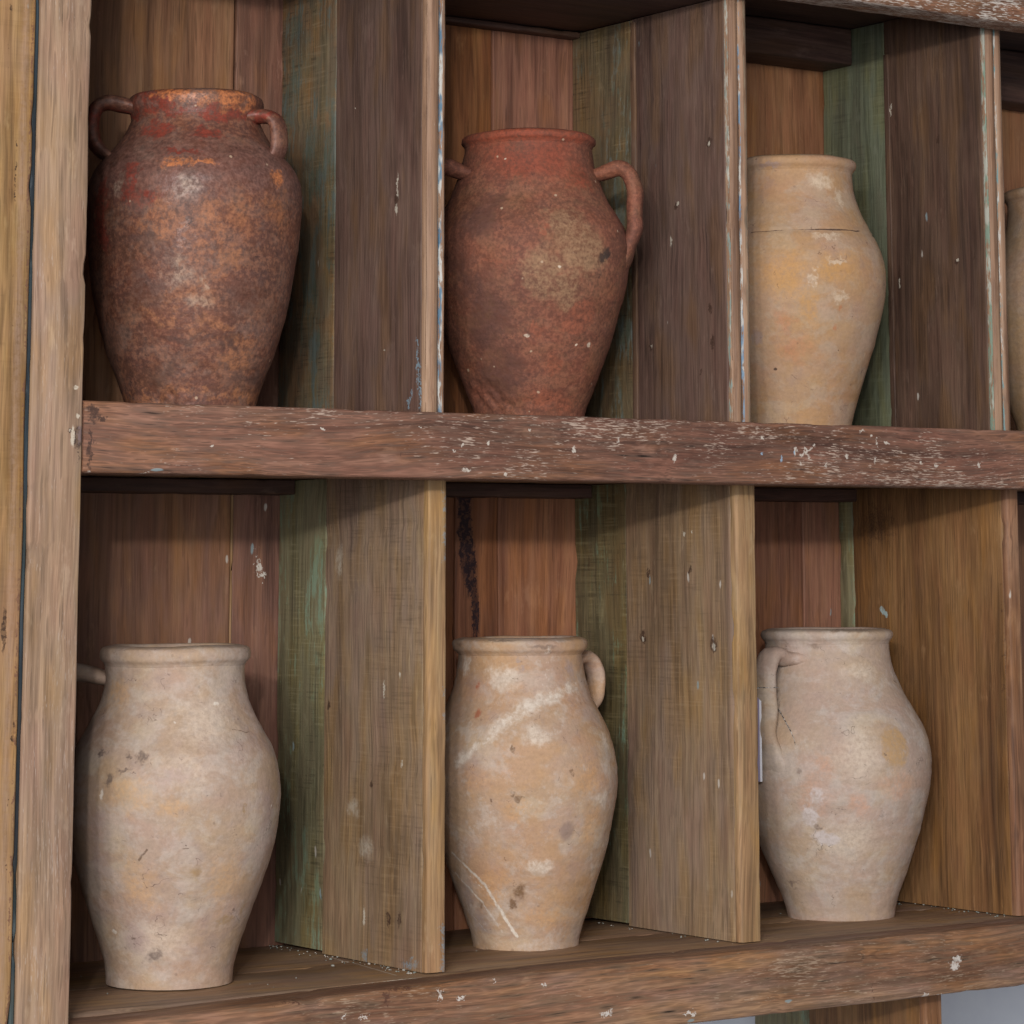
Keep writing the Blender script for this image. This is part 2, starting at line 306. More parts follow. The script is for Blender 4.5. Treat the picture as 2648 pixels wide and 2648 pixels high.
M['top_rail'] = wood('pale_flecked_rail_wood', (96, 66, 50), (140, 102, 78), (162, 124, 98), 'x', fine=2.8, fibs=(270, 20), pore=.7, fleck=.95, fleck_col=(206, 194, 182), fleck_mask=lambda s: .09, chips=.6)
UB = ((90, 64, 54), (124, 92, 77), (144, 110, 92))
M['div_u'] = wood('dark_divider_wood', *UB, sat=.92, val=.82, band=1.2, pore=.4, chips=.45, blotch=.35, cracks=.25, tint=((112, 90, 80), .5), marks=[(KN, .85, .004, kn_u), (LT, .8, .003, lt_u), (BLU, .8, .006, bl_u, .8)])
M['div_u2'] = wood('red_brown_divider_wood', (84, 60, 48), (112, 83, 66), (130, 99, 78), sat=.95, val=.86, band=1.2, pore=.4, chips=.25, blotch=.35, cracks=.25, marks=[(KN, .85, .004, kn_3), (LT, .8, .003, lt_3)])
M['div_l'] = wood('grey_gold_divider_wood', (120, 93, 70), (152, 122, 91), (168, 140, 106), sat=.95, band=.9, pore=.4, chips=.5, blotch=.35, saw=.22, cracks=.1, tint=((144, 124, 112), .42), marks=[(LT, .5, .005, lt_l[6:9], .9), (KN, .85, .004, kn_l), (LT, .8, .003, lt_l[:6] + lt_l[9:]), (BLU, .55, .010, bl_l, .9)])
M['div_l3'] = wood('golden_divider_wood', (100, 70, 45), (134, 98, 64), (156, 118, 78), band=1.1, pore=.45, chips=.2, blotch=.35, cracks=.3, marks=[((66, 42, 30), .7, .02, dk_3l, .9), ((160, 178, 176), .9, .002, ch_3l)])
M['edge_l'] = wood('tan_edge_wood', (138, 106, 76), (168, 134, 98), (184, 154, 116), band=1.2, pore=.4, chips=.4, blotch=.35, marks=[(BLU, .6, .008, [((.0, YF, .50), (.0, YF, .58), .006), ((.0, YF, .30), (.0, YF, .34), .004), ((0, YF, .0), (0, YF, .05), .008)], .9)])
M['edge_l3'] = wood('reddish_edge_wood', (116, 78, 56), (150, 110, 82), (172, 134, 104), band=1.2, chips=.5, blotch=.7)
M['green1u'] = wood('dark_olive_paint_wood', (78, 68, 52), (110, 96, 72), (128, 109, 80), sat=.84, pore=.4, saw=.5, chips=.5, blotch=.6, paint=((88, 100, 96), .45, (82, 90, 76)), tint=((134, 98, 64), .55, (20, 12)))
M['green2u'] = wood('brown_olive_paint_wood', (72, 62, 44), (112, 94, 64), (136, 112, 76), sat=.84, pore=.4, saw=.55, chips=.6, blotch=.6, paint=((116, 126, 122), .38, (94, 102, 86)), tint=((126, 96, 62), .5, (20, 12)))
M['green3u'] = wood('moss_paint_wood', (84, 86, 66), (104, 108, 84), (114, 118, 94), sat=.9, pore=.3, saw=.25, chips=.1, blotch=.35)
M['green1l'] = wood('sage_paint_wood', (104, 96, 66), (130, 121, 86), (146, 136, 98), sat=.84, pore=.3, saw=.4, chips=.35, blotch=.35, paint=((120, 140, 118), .30, (118, 130, 102)), tint=((132, 110, 70), .4))
M['green2l'] = wood('moss_green_paint_wood', (96, 85, 54), (124, 110, 74), (142, 127, 86), sat=.84, pore=.35, saw=.4, chips=.15, blotch=.4, paint=((108, 132, 112), .22, (108, 120, 88)), tint=((136, 106, 62), .4))
M['back_u1'] = wood('brown_back_wood', (118, 82, 62), (152, 112, 84), (172, 132, 100), fine=.75, band=.8, pore=.4, chips=.15, blotch=.35)
M['back_u1b'] = wood('mauve_brown_back_wood', (108, 74, 60), (144, 104, 84), (160, 120, 98), fine=.75, band=.7, pore=.35, chips=.4, blotch=.35)
M['back_u2'] = wood('orange_brown_back_wood', (104, 64, 42), (148, 98, 64), (176, 126, 82), fine=.75, band=1.1, pore=.4, chips=.1, blotch=.3)
M['back_u2b'] = wood('pinkish_back_wood', (110, 72, 58), (148, 104, 84), (166, 122, 96), fine=.75, band=.9, pore=.4, chips=.4, blotch=.3)
M['back_u3'] = wood('warm_back_wood', (120, 80, 56), (158, 112, 80), (174, 130, 94), fine=.75, band=.8, pore=.3, chips=.1, blotch=.2)
zC = P(850, 1200, .74943)
stain = [fr(zC, 468, 110, 14*mm, 60*mm, YB), fr(zC, 470, 230, 13*mm, 75*mm, YB), fr(zC, 484, 330, 9*mm, 60*mm, YB), fr(zC, 500, 440, 5*mm, 75*mm, YB), fr(zC, 512, 560, 3*mm, 50*mm, YB)]
M['back_l1'] = wood('red_brown_back_wood', (108, 70, 52), (148, 104, 76), (166, 122, 90), fine=.75, sat=.96, band=.7, pore=.35, chips=1.0, blotch=.4, tint=((124, 92, 84), .5))
M['back_l1b'] = wood('dark_red_back_wood', (104, 68, 56), (140, 98, 80), (156, 114, 90), fine=.75, sat=.96, band=.9, pore=.35, chips=.5, blotch=.4, marks=[((206, 198, 186), .85, .008, [fr(P(240, 1400, .2381), 1795, 262, 5*mm, 9*mm, YB), fr(P(240, 1400, .2381), 1832, 355, 4*mm, 5*mm, YB), ln(P(240, 1400, .2381), 1765, 90, 1760, 220, .9*mm, YB)])])
M['back_l2'] = wood('rust_back_wood', (116, 68, 48), (156, 102, 72), (178, 122, 86), fine=.75, sat=.96, band=.9, pore=.35, chips=.15, blotch=.25, marks=[((46, 30, 34), 1.0, .004, stain, .3)])
M['back_l3'] = wood('rust_red_back_wood', (114, 72, 56), (152, 104, 80), (168, 120, 90), fine=.75, sat=.96, band=.8, pore=.4, chips=.15, blotch=.35)
M['dark'] = wood('shade_dark_wood', (58, 42, 38), (82, 60, 52), (98, 74, 64), pore=.3, chips=.2, axis='x')  # dark board tone; on the side panel it paints the gap's shade
M['floor'] = wood('shelf_floor_wood', (132, 104, 80), (164, 132, 102), (180, 148, 116), 'x', band=.8, pore=.3, chips=.35, blotch=.3, cracks=.1, tint=((128, 108, 96), .55), marks=[((200, 186, 168), .8, .0009, fl_seam)])

# moulded, painted front edge of the upper dividers
def edge_mat(name, x0, x1, lines, base=((112, 82, 62), (146, 112, 88), (166, 134, 108))):
    s = NT(name); co = s.oc
    fib = s.noise(s.sc(co, (420, 420, 9)), 1, 2, .6); b1 = s.noise(s.sc(co, (60, 60, 2)), 1, 3, .6)
    col = s.ramp(b1, [(.35, lin(base[0])), (.5, lin(base[1])), (.68, lin(base[2]))])
    col = s.shade(col, fib, .9)
    gr = s.noise(s.sc(co, (90, 90, 14)), 1, 5, .7)
    col = s.mix(s.math('MULTIPLY', s.step(gr, .5, .72), .55), col, lin((92, 66, 50)))
    X = s.comp(co, 0)
    wv = s.math('MULTIPLY', s.math('SUBTRACT', s.noise(s.sc(co, (1, 1, 9)), 1, 4, .7), .5), .006)
    Xw = s.math('ADD', X, wv)
    for c, hw, ca, cb, brk in lines:
        m = s.step(s.math('ABSOLUTE', s.math('SUBTRACT', Xw, x0 + c * (x1 - x0))), hw, hw * .6)
        m = s.math('MULTIPLY', m, s.step(s.noise(s.sc(co, (200, 200, 34)), 1, 4, .7), brk, brk + .1))
        col = s.mix(s.math('MULTIPLY', m, .92), col, s.mix(s.step(s.noise(s.sc(co, (60, 60, 17)), 1, 3, .6), .46, .56), lin(ca), lin(cb)))
    return s.fin(col, .6, s.math('ADD', fib, s.math('MULTIPLY', gr, 1.2)), .5, .0015, .3)
GRY = ((110, 92, 80), (146, 124, 108), (168, 148, 130))
M['edge1u'] = edge_mat('moulded_edge_paint', *DIV['1u'], [(.70, .0034, (86, 120, 142), (192, 190, 184), .42), (.40, .0020, (150, 150, 140), (190, 180, 168), .64), (.92, .0022, (128, 118, 110), (120, 108, 98), .45)])
M['edge2u'] = edge_mat('moulded_edge_paint', *DIV['2u'], [(.02, .0016, (130, 146, 138), (180, 174, 160), .48), (.56, .0026, (110, 138, 160), (190, 186, 178), .44), (.85, .0044, (140, 120, 98), (130, 112, 94), .45)])
M['edge3u'] = edge_mat('moulded_edge_paint', *DIV['3u'], [(.02, .0018, (126, 146, 128), (176, 176, 162), .44), (.58, .0026, (110, 140, 140), (190, 186, 178), .45), (.42, .002, (130, 100, 80), (120, 92, 72), .35)])

# ------------------------------------------------------------------ the place: a pale wall behind the open lower part
wm = NT('blue_white_wall_paint')
wn = wm.noise(wm.oc, 30, 4, .6)
M['wall'] = wm.fin(wm.ramp(wn, [(.3, lin((236, 238, 246))), (.7, lin((242, 244, 250)))]), .8, wm.noise(wm.oc, 160, 3, .6), .15, .001)
bm = bmesh.new(); bmesh.ops.create_grid(bm, x_segments=2, y_segments=2, size=1, matrix=Matrix.Translation((.6, .62, .3)) @ Matrix.Rotation(math.pi / 2, 4, 'X') @ Matrix.Diagonal((2.6, 1.5, 1, 1)))
wall = link('wall', bm, M['wall']); wall['kind'] = 'structure'; wall['label'] = 'pale bluish white wall behind the wooden shelf unit'

# ------------------------------------------------------------------ the shelf unit
U = thing('shelf_unit', 'weathered reclaimed wood shelf unit with open square compartments and peeling paint', 'shelf', (0, 0, -.5))
_pl = plank
def plank(*a, **k):        # parts are modelled in world metres, so undo the root's own offset
    o = _pl(*a, **k)
    if o.parent is U: o.location.z = .5
    return o
ZB, ZT = -.5, 1.42
plank('stile_board', (-.86, -.6192), (-.002, .04), (ZB, ZT), 'z', M['stile_out'], U, r=.004, wob=.0010)
plank('stile_board', (-.6125, XS), (0, .04), (ZB, ZT), 'z', M['stile_in'], U, r=.003, wob=.0008, nick=.006)
plank('stile_groove', (-.6191, -.6126), (.0035, .03), (ZB, ZT), 'z', M['gap'], U, r=.002)
plank('side_panel', (-.60, -.575), (.041, YB), (ZB, ZT), 'z', M['dark'], U)  # coloured dark to deepen the shade behind the stile
def lowbow(t, p):
    d = .003 - .009 * max(0, min(1, (.12 - t) / .6)) ** 1.3
    return (0, d)
plank('front_rail', (XS + .0015, XE), (0, YR), (ZMB, ZMT), 'x', M['mid_rail'], U, r=(.007, .004, .003, .004), wob=.0007, nick=.004)
plank('front_rail', (XS + .0015, XE), (0, YR), (ZLB, 0), 'x', M['low_rail'], U, r=(.006, .004, .004, .007), wob=.0010, nick=.006, bow=lowbow)
plank('front_rail', (XS + .0015, XE), (0, YR), (ZTB, ZTB + .1), 'x', M['top_rail'], U, r=(.006, .004, .003, .004), wob=.0008)
# boards of the two lower shelves, laid with open joints
def seam(y0, y1, tilt):      # joints run a little askew across the shelf
    return lambda t, p: ((tilt * (t - .25) * (1 if p[0] > (y0 + y1) / 2 else 0), 0))
plank('shelf_board', (XS - .02, XE), (YR + .005, .241), (-.03, 0), 'x', M['floor'], U, r=.003, wob=.0012, bow=lambda t, p: ((.035 * max(-1, min(0, t - .1)) if p[0] > .15 else .02 * max(-1, min(0, t - .1)), 0)))
plank('shelf_board', (XS - .02, XE), (.2445, YB - .002), (-.03, -.001), 'x', M['floor'], U, r=.003, wob=.0012, bow=lambda t, p: ((.035 * max(-1, min(0, t - .1)) if p[0] < .33 else 0, 0)))
for y0, y1 in ((YR + .002, .25), (.254, YB - .002)):
    plank('shelf_board', (XS - .02, XE), (y0, y1), (.606, .668), 'x', M['floor'], U, r=.003)
# undersides over the top row
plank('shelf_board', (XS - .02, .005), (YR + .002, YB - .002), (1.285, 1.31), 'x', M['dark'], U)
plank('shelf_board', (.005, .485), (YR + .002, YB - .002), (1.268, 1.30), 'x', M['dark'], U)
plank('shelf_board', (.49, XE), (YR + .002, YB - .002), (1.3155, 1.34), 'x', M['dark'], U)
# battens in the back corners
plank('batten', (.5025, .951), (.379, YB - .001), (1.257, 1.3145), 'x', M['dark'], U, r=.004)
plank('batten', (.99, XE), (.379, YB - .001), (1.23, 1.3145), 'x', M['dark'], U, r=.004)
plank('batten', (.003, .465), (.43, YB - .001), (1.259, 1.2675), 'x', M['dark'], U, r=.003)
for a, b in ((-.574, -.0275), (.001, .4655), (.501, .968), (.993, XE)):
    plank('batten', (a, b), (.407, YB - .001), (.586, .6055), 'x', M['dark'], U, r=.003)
# back boards
def back(x0, x1, z0, z1, mat, y=YB): return plank('back_board', (x0, x1), (y, y + .02), (z0, z1), 'z', M[mat], U, r=.0025, wob=.0008)
U0, U1, L0, L1 = .66, 1.40, -.02, .64
back(-.59, -.340, U0, U1, 'back_u1b'); back(-.337, -.1012, U0, U1, 'back_u1'); back(-.0965, .07, U0, U1, 'back_u1b', YB + .002)
back(.073, .20, U0, U1, 'back_u2'); back(.203, .3255, U0, U1, 'back_u2'); back(.327, .52, U0, U1, 'back_u2b', YB - .0015)
back(.5225, .80, U0, U1, 'back_u3'); back(.802, 1.05, U0, U1, 'back_u3'); back(1.052, 1.3, U0, U1, 'back_u2'); back(1.302, 1.7, U0, U1, 'back_u3')
back(-.59, -.340, L0, L1, 'back_l1'); back(-.337, -.0958, L0, L1, 'back_l1'); back(-.0925, .07, L0, L1, 'back_l1b', YB + .0015)
back(.073, .262, L0, L1, 'back_l2'); back(.264, .3362, L0, L1, 'back_l2'); back(.338, .52, L0, L1, 'back_l2', YB + .001)
back(.5225, .74, L0, L1, 'back_l3'); back(.742, .90, L0, L1, 'back_l3'); back(.9015, 1.2, L0, L1, 'back_l3'); back(1.202, 1.7, L0, L1, 'back_l1')
back(-.59, -.30, ZB, L0 - .065, 'back_l1')

def divider(k, main, rear, z0, z1, yg, edge=None, front=None, r=.004):
    x0, x1 = DIV[k]
    yf = YF
    if edge:                                    # moulded strip nailed along the front
        d = plank('divider', (x0, x1), (yf + .012, yg - .0015), (z0, z1), 'z', M[main], U, r=.0025, nick=.003)
        w_ = x1 - x0
        sec = [(x0, yf + .0105), (x0, yf + .006), (x0 + .0015, yf + .003)]
        def bead(a, b, h, n=5):
            return [(a + (b - a) * i / n, yf + .004 - h * math.sin(math.pi * i / n)) for i in range(n + 1)]
        g = edge
        sec += bead(x0 + .003, x0 + g * w_ - .0012, .0045) + [(x0 + g * w_, yf + .007)] + bead(x0 + g * w_ + .0012, x1 - .0015, .0035) + [(x1, yf + .006), (x1, yf + .0105)]
        SEED[0] += 5
        e = link('edge_strip', extrude(sec, 2, z0, z1, 50, .0006, .004, SEED[0]), M[front], d, 40)
    else:
        d = plank('divider', (x0, x1), (yf + .0095, yg - .0015), (z0, z1), 'z', M[main], U, r=(r, r * .6, .002, .002), wob=.0009, nick=.006)
        e = _pl('edge_strip', (x0 - .0007, x1 + .0006), (yf - .0022, yf + .0096), (z0 + .0005, z1), 'z', M[front], d, r=(.0055, .0035, .0006, .0006), wob=.0007, nick=.005)
    g = _pl('rear_plank', (x0 + .0032, x1 - .001), (yg + (.004 if k == '1u' else .0018), YB - .001), (z0 + .003, z1), 'z', M[rear], d, r=.0028, wob=.0011, nick=.006, label='green painted rear plank' if rear.startswith('green') else None)
    return d
divider('1u', 'div_u', 'green1u', .669, 1.284, .3078, .70, 'edge1u')
divider('2u', 'div_u', 'green2u', .669, 1.267, .3078, .56, 'edge2u')
divider('3u', 'div_u2', 'green3u', .669, 1.3145, .3078, .58, 'edge3u')
divider('1l', 'div_l', 'green1l', .001, .605, .3306, None, 'edge_l')
divider('2l', 'div_l', 'green2l', .001, .605, .3306, None, 'edge_l', r=.007)
divider('3l', 'div_l3', 'green1l', .001, .605, .420, None, 'edge_l3')
# narrow fillets in the rear joints of the upper dividers
for k, yy in (('2u', .3078), ('3u', .3078)):
    x0 = DIV[k][0]
    plank('joint_fillet', (x0 - .0035, x0 + .0004), (yy - .014, yy - .003), (.669, 1.262), 'z', M['div_u2'], U, r=.0012)
plank('joint_fillet', (-.0957, -.0928), (YB - .0005, YB + .01), (.0, .62), 'z', M['edge_l'], U, r=.0008)
# upright standing under the lowest shelf
DIV['0'] = (.789, .819)
dv = divider('0', 'div_l3', 'green1l', ZB, -.063, .3306, None, 'edge_l3')
plank('shelf_board', (XS - .02, XE), (YR + .002, YB - .002), (-.062, -.0345), 'x', M['dark'], U)

# ------------------------------------------------------------------ jars
def catmull(pts, per):
    out = []
    for i in range(len(pts) - 1):
        p0, p1, p2, p3 = pts[max(0, i - 1)], pts[i], pts[i + 1], pts[min(len(pts) - 1, i + 2)]
        n = max(1, int(math.ceil((Vector(p2) - Vector(p1)).length / per)))
        for k in range(n):
            t = k / n
            out.append(tuple(.5 * (2 * b + (c - a) * t + (2 * a - 5 * b + 4 * c - d) * t * t + (3 * b - a - 3 * c + d) * t ** 3) for a, b, c, d in zip(p0, p1, p2, p3)))
    out.append(tuple(pts[-1])); return out

class Jar:
    """a thrown jar: right-hand outline measured on the photo, turned about its axis"""
    def __init__(s, x, y, zb, zf, outline, lean=0.):
        s.x, s.y, s.zb, s.zf = x, y, zb, zf
        s.ax = Vector((x, y, 0)); s.lean = lean            # metres the mouth sits off the foot, along the picture's right
        dist = (Vector((x, y)) - Vector((CAM.x, CAM.y))).length
        pr = []
        for u, v in outline:
            d = ray(*zf(u, v)); dh = math.hypot(d.x, d.y)
            to = Vector((x - CAM.x, y - CAM.y))
            r = (d.x * to.y - d.y * to.x) / dh                # level distance of the sight line from the axis
            t = (d.x * to.x + d.y * to.y) / dh / dh
            pr.append([r, CAM.z + d.z * t - zb])
        s.h = max(p[1] for p in pr)
        for p in pr: p[0] -= s.off(p[1])
        s.prof = pr                                          # top to bottom, (r, z)
    def off(s, z): return s.lean * max(0, min(1, z / s.h))
    def rad(s, z):
        pr = s.prof
        for (r0, z0), (r1, z1) in zip(pr, pr[1:]):
            if z1 <= z <= z0 and z0 > z1: return r1 + (r0 - r1) * (z - z1) / (z0 - z1)
        return pr[-1][0] if z < pr[-1][1] else pr[0][0]
    def at(s, u, v):
        """pixel -> point on the jar, in the jar's own coordinates"""
        d = ray(*s.zf(u, v)); r = .1; p = None
        for _ in range(6):
            oc = CAM - s.ax; A = d.x ** 2 + d.y ** 2; B = oc.x * d.x + oc.y * d.y; c = oc.x ** 2 + oc.y ** 2 - r * r
            q = max(0, B * B - A * c); p = CAM + d * ((-B - math.sqrt(q)) / A)
            r = s.rad(p.z - s.zb)
        return Vector((p.x - s.x, p.y - s.y, p.z - s.zb))
    def spot(s, u, v, a, b=None): b = b or a; return (s.at(u, v), (a, a, b))
    def line(s, *a):
        out = []
        for i in range(0, len(a) - 3, 2):
            n = max(1, int(math.hypot(a[i + 2] - a[i], a[i + 3] - a[i + 1]) / 45)); q = [s.at(a[i] + (a[i + 2] - a[i]) * k / n, a[i + 1] + (a[i + 3] - a[i + 1]) * k / n) for k in range(n + 1)]
            out += [(p0, p1, a[-1]) for p0, p1 in zip(q, q[1:])]
        return out

def build_jar(J, name, label, mat, lip_rows, handles=(), groove=None, rough=.0012, chip=None, group='old clay jars on the shelves'):
    T = thing(name, label, 'jar', (J.x, J.y, J.zb), group)
    prof = [tuple(p) for p in J.prof]
    body = catmull(prof[lip_rows:], .0035)
    r0, z0 = body[0]
    lip = catmull(prof[:lip_rows + 1], .002)
    top_r, top_z = lip[0]
    NS = 128; sd = J.x * 17 + J.zb * 5
    def ring(bm, r, z, k=1.):
        vs = []
        for i in range(NS):
            a = 2 * math.pi * i / NS; c, q = math.cos(a), math.sin(a)
            n1 = mn.noise(Vector((c * 1.3 + sd, q * 1.3, z * 6)))
            n2 = mn.fractal(Vector((c * r * 28 + sd, q * r * 28, z * 34)), 1.0, 2.1, 4)
            n3 = mn.noise(Vector((sd, z * 120, c * .6)))
            rr = r + k * (n1 * rough * 2.2 + n2 * rough * .55 + n3 * rough * .35)
            if groove and k:
                rr -= .0016 * math.exp(-((z - groove - n1 * .003) / .0012) ** 2)
            x, y = rr * c, rr * q
            if chip and k:
                for cp, cr, dp in chip:
                    d = (Vector((x, y, z)) - cp).length / cr
                    d += .35 * mn.fractal(Vector((x * 60, y * 60, z * 60)), 1., 2., 4)
                    if d < 1:
                        e = dp * min(1, (1 - d) * 2.2) * (.7 + .6 * mn.fractal(Vector((x * 110, y * 110, z * 90)), 1., 2., 4)); x -= e * c; y -= e * q
            o = J.off(z)
            vs.append(bm.verts.new((x + HX.x * o, y + HX.y * o, z + (n1 * .0015 * k if z > J.h * .9 else 0))))
        return vs
    def skin(bm, rings):
        for a, b in zip(rings, rings[1:]):
            for i in range(NS): bm.faces.new((a[i], a[(i + 1) % NS], b[(i + 1) % NS], b[i]))
    # body: outside from under the lip to the foot, foot slab and inside wall back up
    bm = bmesh.new(); rs = [ring(bm, r, z) for r, z in body]
    rb, zb = body[-1]
    rs.append(ring(bm, rb - .004, zb - .0012, .5)); rs.append(ring(bm, .012, zb - .0012, 0.))
    skin(bm, rs); bm.faces.new(rs[-1])
    inner = [(max(.02, r - .009), max(z, .014)) for r, z in body][::4]
    ri = [ring(bm, r, z, .6) for r, z in inner]; skin(bm, ri); bm.faces.new(ri[-1]); skin(bm, [rs[0], ri[0]])
    link('body', bm, mat, T, 60)
    # rim: the thrown lip, closed over the inside
    bm = bmesh.new(); rr = top_r - .004
    sec = [(top_r - .016, z0 - .004), (top_r - .015, top_z - .006), (top_r - .011, top_z + .0005), (top_r - .006, top_z + .0014)] + lip + [(r0 - .004, z0 - .004)]
    ro = [ring(bm, r, z) for r, z in sec]; skin(bm, ro)
    link('rim', bm, mat, T, 60)
    for pts, wd, th in handles: handle(T, J, mat, pts, wd, th)
    return T

def handle(T, J, mat, pts, wd, th):
    """strap or rod handle: pts are (direction, radius, height) in the jar's coordinates; wd across, th thick; the ends flare into the clay"""
    P3 = [d * r + Vector((0, 0, z)) + HX * J.off(z) for d, r, z in pts]
    cv = [Vector(p) for p in catmull([tuple(p) for p in P3], .004)]
    side = Vector((0, 0, 1)).cross(pts[len(pts) // 2][0]).normalized()
    bm = bmesh.new(); rings = []; n = len(cv)
    for i, p in enumerate(cv):
        t = (cv[min(n - 1, i + 1)] - cv[max(0, i - 1)]).normalized(); up = t.cross(side).normalized()
        e = min(i, n - 1 - i) / n; lo = i > n / 2; fl = 1 + (1.0 if lo else .45) * max(0, 1 - e / .26) ** 2; ft = 1 - .5 * max(0, 1 - e / .3) if lo else 1 - .35 * max(0, 1 - e / .16)
        vs = []
        for k in range(20):
            a = 2 * math.pi * k / 20
            w = wd * fl * (1 + .06 * mn.noise(p * 30 + Vector((k, 0, 0)) * .0)); h = th * ft
            ca, sa = math.cos(a), math.sin(a)
            q = p + side * (w * ca) + up * (h * sa * (1 - .18 * (1 - abs(ca)) * (1 if sa > 0 else 0)))
            q += (side * ca + up * sa) * .0012 * mn.fractal(q * 45, 1., 2., 3)
            vs.append(bm.verts.new(q))
        rings.append(vs)
    for a, b in zip(rings, rings[1:]):
        for k in range(20): bm.faces.new((a[k], a[(k + 1) % 20], b[(k + 1) % 20], b[k]))
    bm.faces.new(rings[0]); bm.faces.new(rings[-1])
    return link('handle', bm, mat, T, 60)

def clay(name, base, warm, pale, grey, dark_specks=.5, white=.3, pale_amt=.7, warm_amt=.7, grey_amt=.4, rough=.72, bump=.35, groups=(), seed=0., speck_col=(84, 62, 48), fine=.5, gloss=None, white_specks=0., grain=None, blend=.5, sat=.79):
    s = NT(name); co = s.vm('ADD', s.oc, (seed, seed * .7, seed * 1.3))
    sq = s.sc(co, (1, 1, 1.35)); base, warm, pale, grey = (desat(c, sat) for c in (base, warm, pale, grey))
    n1 = s.noise(sq, 10, 4, .62, .4); n2 = s.noise(s.vm('ADD', sq, (5, 3, 1)), 17, 5, .68, .4); n3 = s.noise(s.vm('ADD', co, (9, 1, 4)), 27, 5, .72)
    fn = s.noise(co, 190, 3, .7); fn2 = s.noise(s.sc(co, (50, 50, 170)), 1, 3, .65)
    col = s.mix(s.math('MULTIPLY', s.step(n1, .44, .58), warm_amt), lin(base), lin(warm))
    col = s.mix(s.math('MULTIPLY', s.step(n2, .47, .60), pale_amt), col, lin(pale))
    col = s.mix(s.math('MULTIPLY', s.step(n3, .50, .66), grey_amt), col, lin(grey))
    hue = s.noise(s.vm('ADD', sq, (2, 6, 3)), 13, 3, .6)
    col = s.mix(1., col, s.ramp(hue, [(.36, (1.0, .95, .96)), (.5, (1, 1, 1)), (.64, (1.02, .99, .88))]), 'MULTIPLY')
    A = s.vm('SUBTRACT', s.noise(s.oc, 26, 3, .7, color=True), (.5, .5, .5))
    B = s.vm('SUBTRACT', s.noise(s.oc, 130, 2, .7, color=True), (.5, .5, .5))
    brk = s.step(s.math('ADD', s.math('MULTIPLY', fn, .55), s.math('MULTIPLY', n3, .45)), .38, .56)
    if grain:        # gritty body colour showing through
        gm = s.step(s.math('ADD', s.math('MULTIPLY', fn, .62), s.math('MULTIPLY', n2, .38)), .47, .55)
        col = s.mix(s.math('MULTIPLY', gm, grain[1]), col, lin(grain[0]))
    for c, amt, wob, lst, soft in groups:
        ka = wob * 2.4 if wob >= .008 else wob * .5
        kb = min(wob, .012) * 1.6
        mc = s.vm('ADD', s.oc, s.vm('ADD', s.vm('SCALE', A, scale=ka), s.vm('SCALE', B, scale=kb)))
        lo = blend if wob >= .008 else .75
        col = s.mix(s.math('MULTIPLY', s.math('MULTIPLY', s.marks(mc, lst, soft), amt), s.math('ADD', lo, s.math('MULTIPLY', brk, 1 - lo))), col, lin(c))
    if white:
        wm_ = s.math('MULTIPLY', s.step(n3, .47, .36), s.step(n1, .56, .44))
        col = s.mix(s.math('MULTIPLY', wm_, white), col, lin(tuple(min(240, c + 10) for c in pale)))
        scr = s.step(s.math('ABSOLUTE', s.math('SUBTRACT', n2, .5)), .006, .001)
        scr = s.math('MULTIPLY', scr, s.step(n1, .50, .6))
        col = s.mix(s.math('MULTIPLY', scr, white * .5), col, lin(tuple(min(240, c + 14) for c in pale)))
        crk = s.math('MULTIPLY', s.step(s.math('ABSOLUTE', s.math('SUBTRACT', n1, .47)), .0035, .0008), s.step(n3, .54, .60))
        col = s.mix(s.math('MULTIPLY', crk, .7), col, lin(speck_col))
    col = s.shade(col, fn, fine * 1.7); col = s.shade(col, fn2, fine * .8); col = s.shade(col, n3, fine * 1.1)
    sp = s.math('MULTIPLY', s.step(fn, .66, .72), s.step(n3, .50, .60))
    d, vc = s.voro(co, 62)
    pin = s.math('MULTIPLY', s.step(s.math('ADD', d, s.math('MULTIPLY', fn2, .25)), .26, .20), s.step(s.comp(vc, 0), .90, .905))
    col = s.mix(s.math('MULTIPLY', s.math('MAXIMUM', sp, s.math('MULTIPLY', pin, .6)), dark_specks), col, lin(speck_col))
    hgt = s.math('ADD', s.math('MULTIPLY', s.noise(co, 170, 2, .7), .5), s.noise(s.sc(co, (30, 30, 48)), 1, 2, .6))
    if white_specks:
        ws = s.math('MULTIPLY', s.step(s.math('ADD', d, s.math('MULTIPLY', fn, .2)), .25, .18), s.step(s.comp(vc, 1), 1 - .16 * white_specks, 1 - .14 * white_specks))
        col = s.mix(s.math('MULTIPLY', ws, .7), col, lin((196, 166, 138)))
    rg = s.math('ADD', rough - .08, s.math('MULTIPLY', n3, .16))
    if gloss:
        g = s.marks(s.vm('ADD', s.oc, s.vm('SCALE', A, scale=.09)), gloss[0], .5)
        rg = s.math('SUBTRACT', rg, s.math('MULTIPLY', s.math('MULTIPLY', g, brk), gloss[1]))
    return s.fin(col, rg, hgt, bump, .0025, .4)

z1 = P(0, 0, .65217); z2 = P(850, 0, .65217); z3 = P(1748, 0, .65217); z4 = P(0, 1200, .74943); z5 = P(850, 1200, .74943); z6 = P(1748, 1200, .74943)
def on_axis(zf, u, v, y): p = hit(*zf(u, v), 1, y); return p.x
def dirn(deg):      # 0 = to the right of the picture, 90 = away from the viewer
    a = math.radians(deg); return HX * math.cos(a) + HV * math.sin(a)
ZU = .668

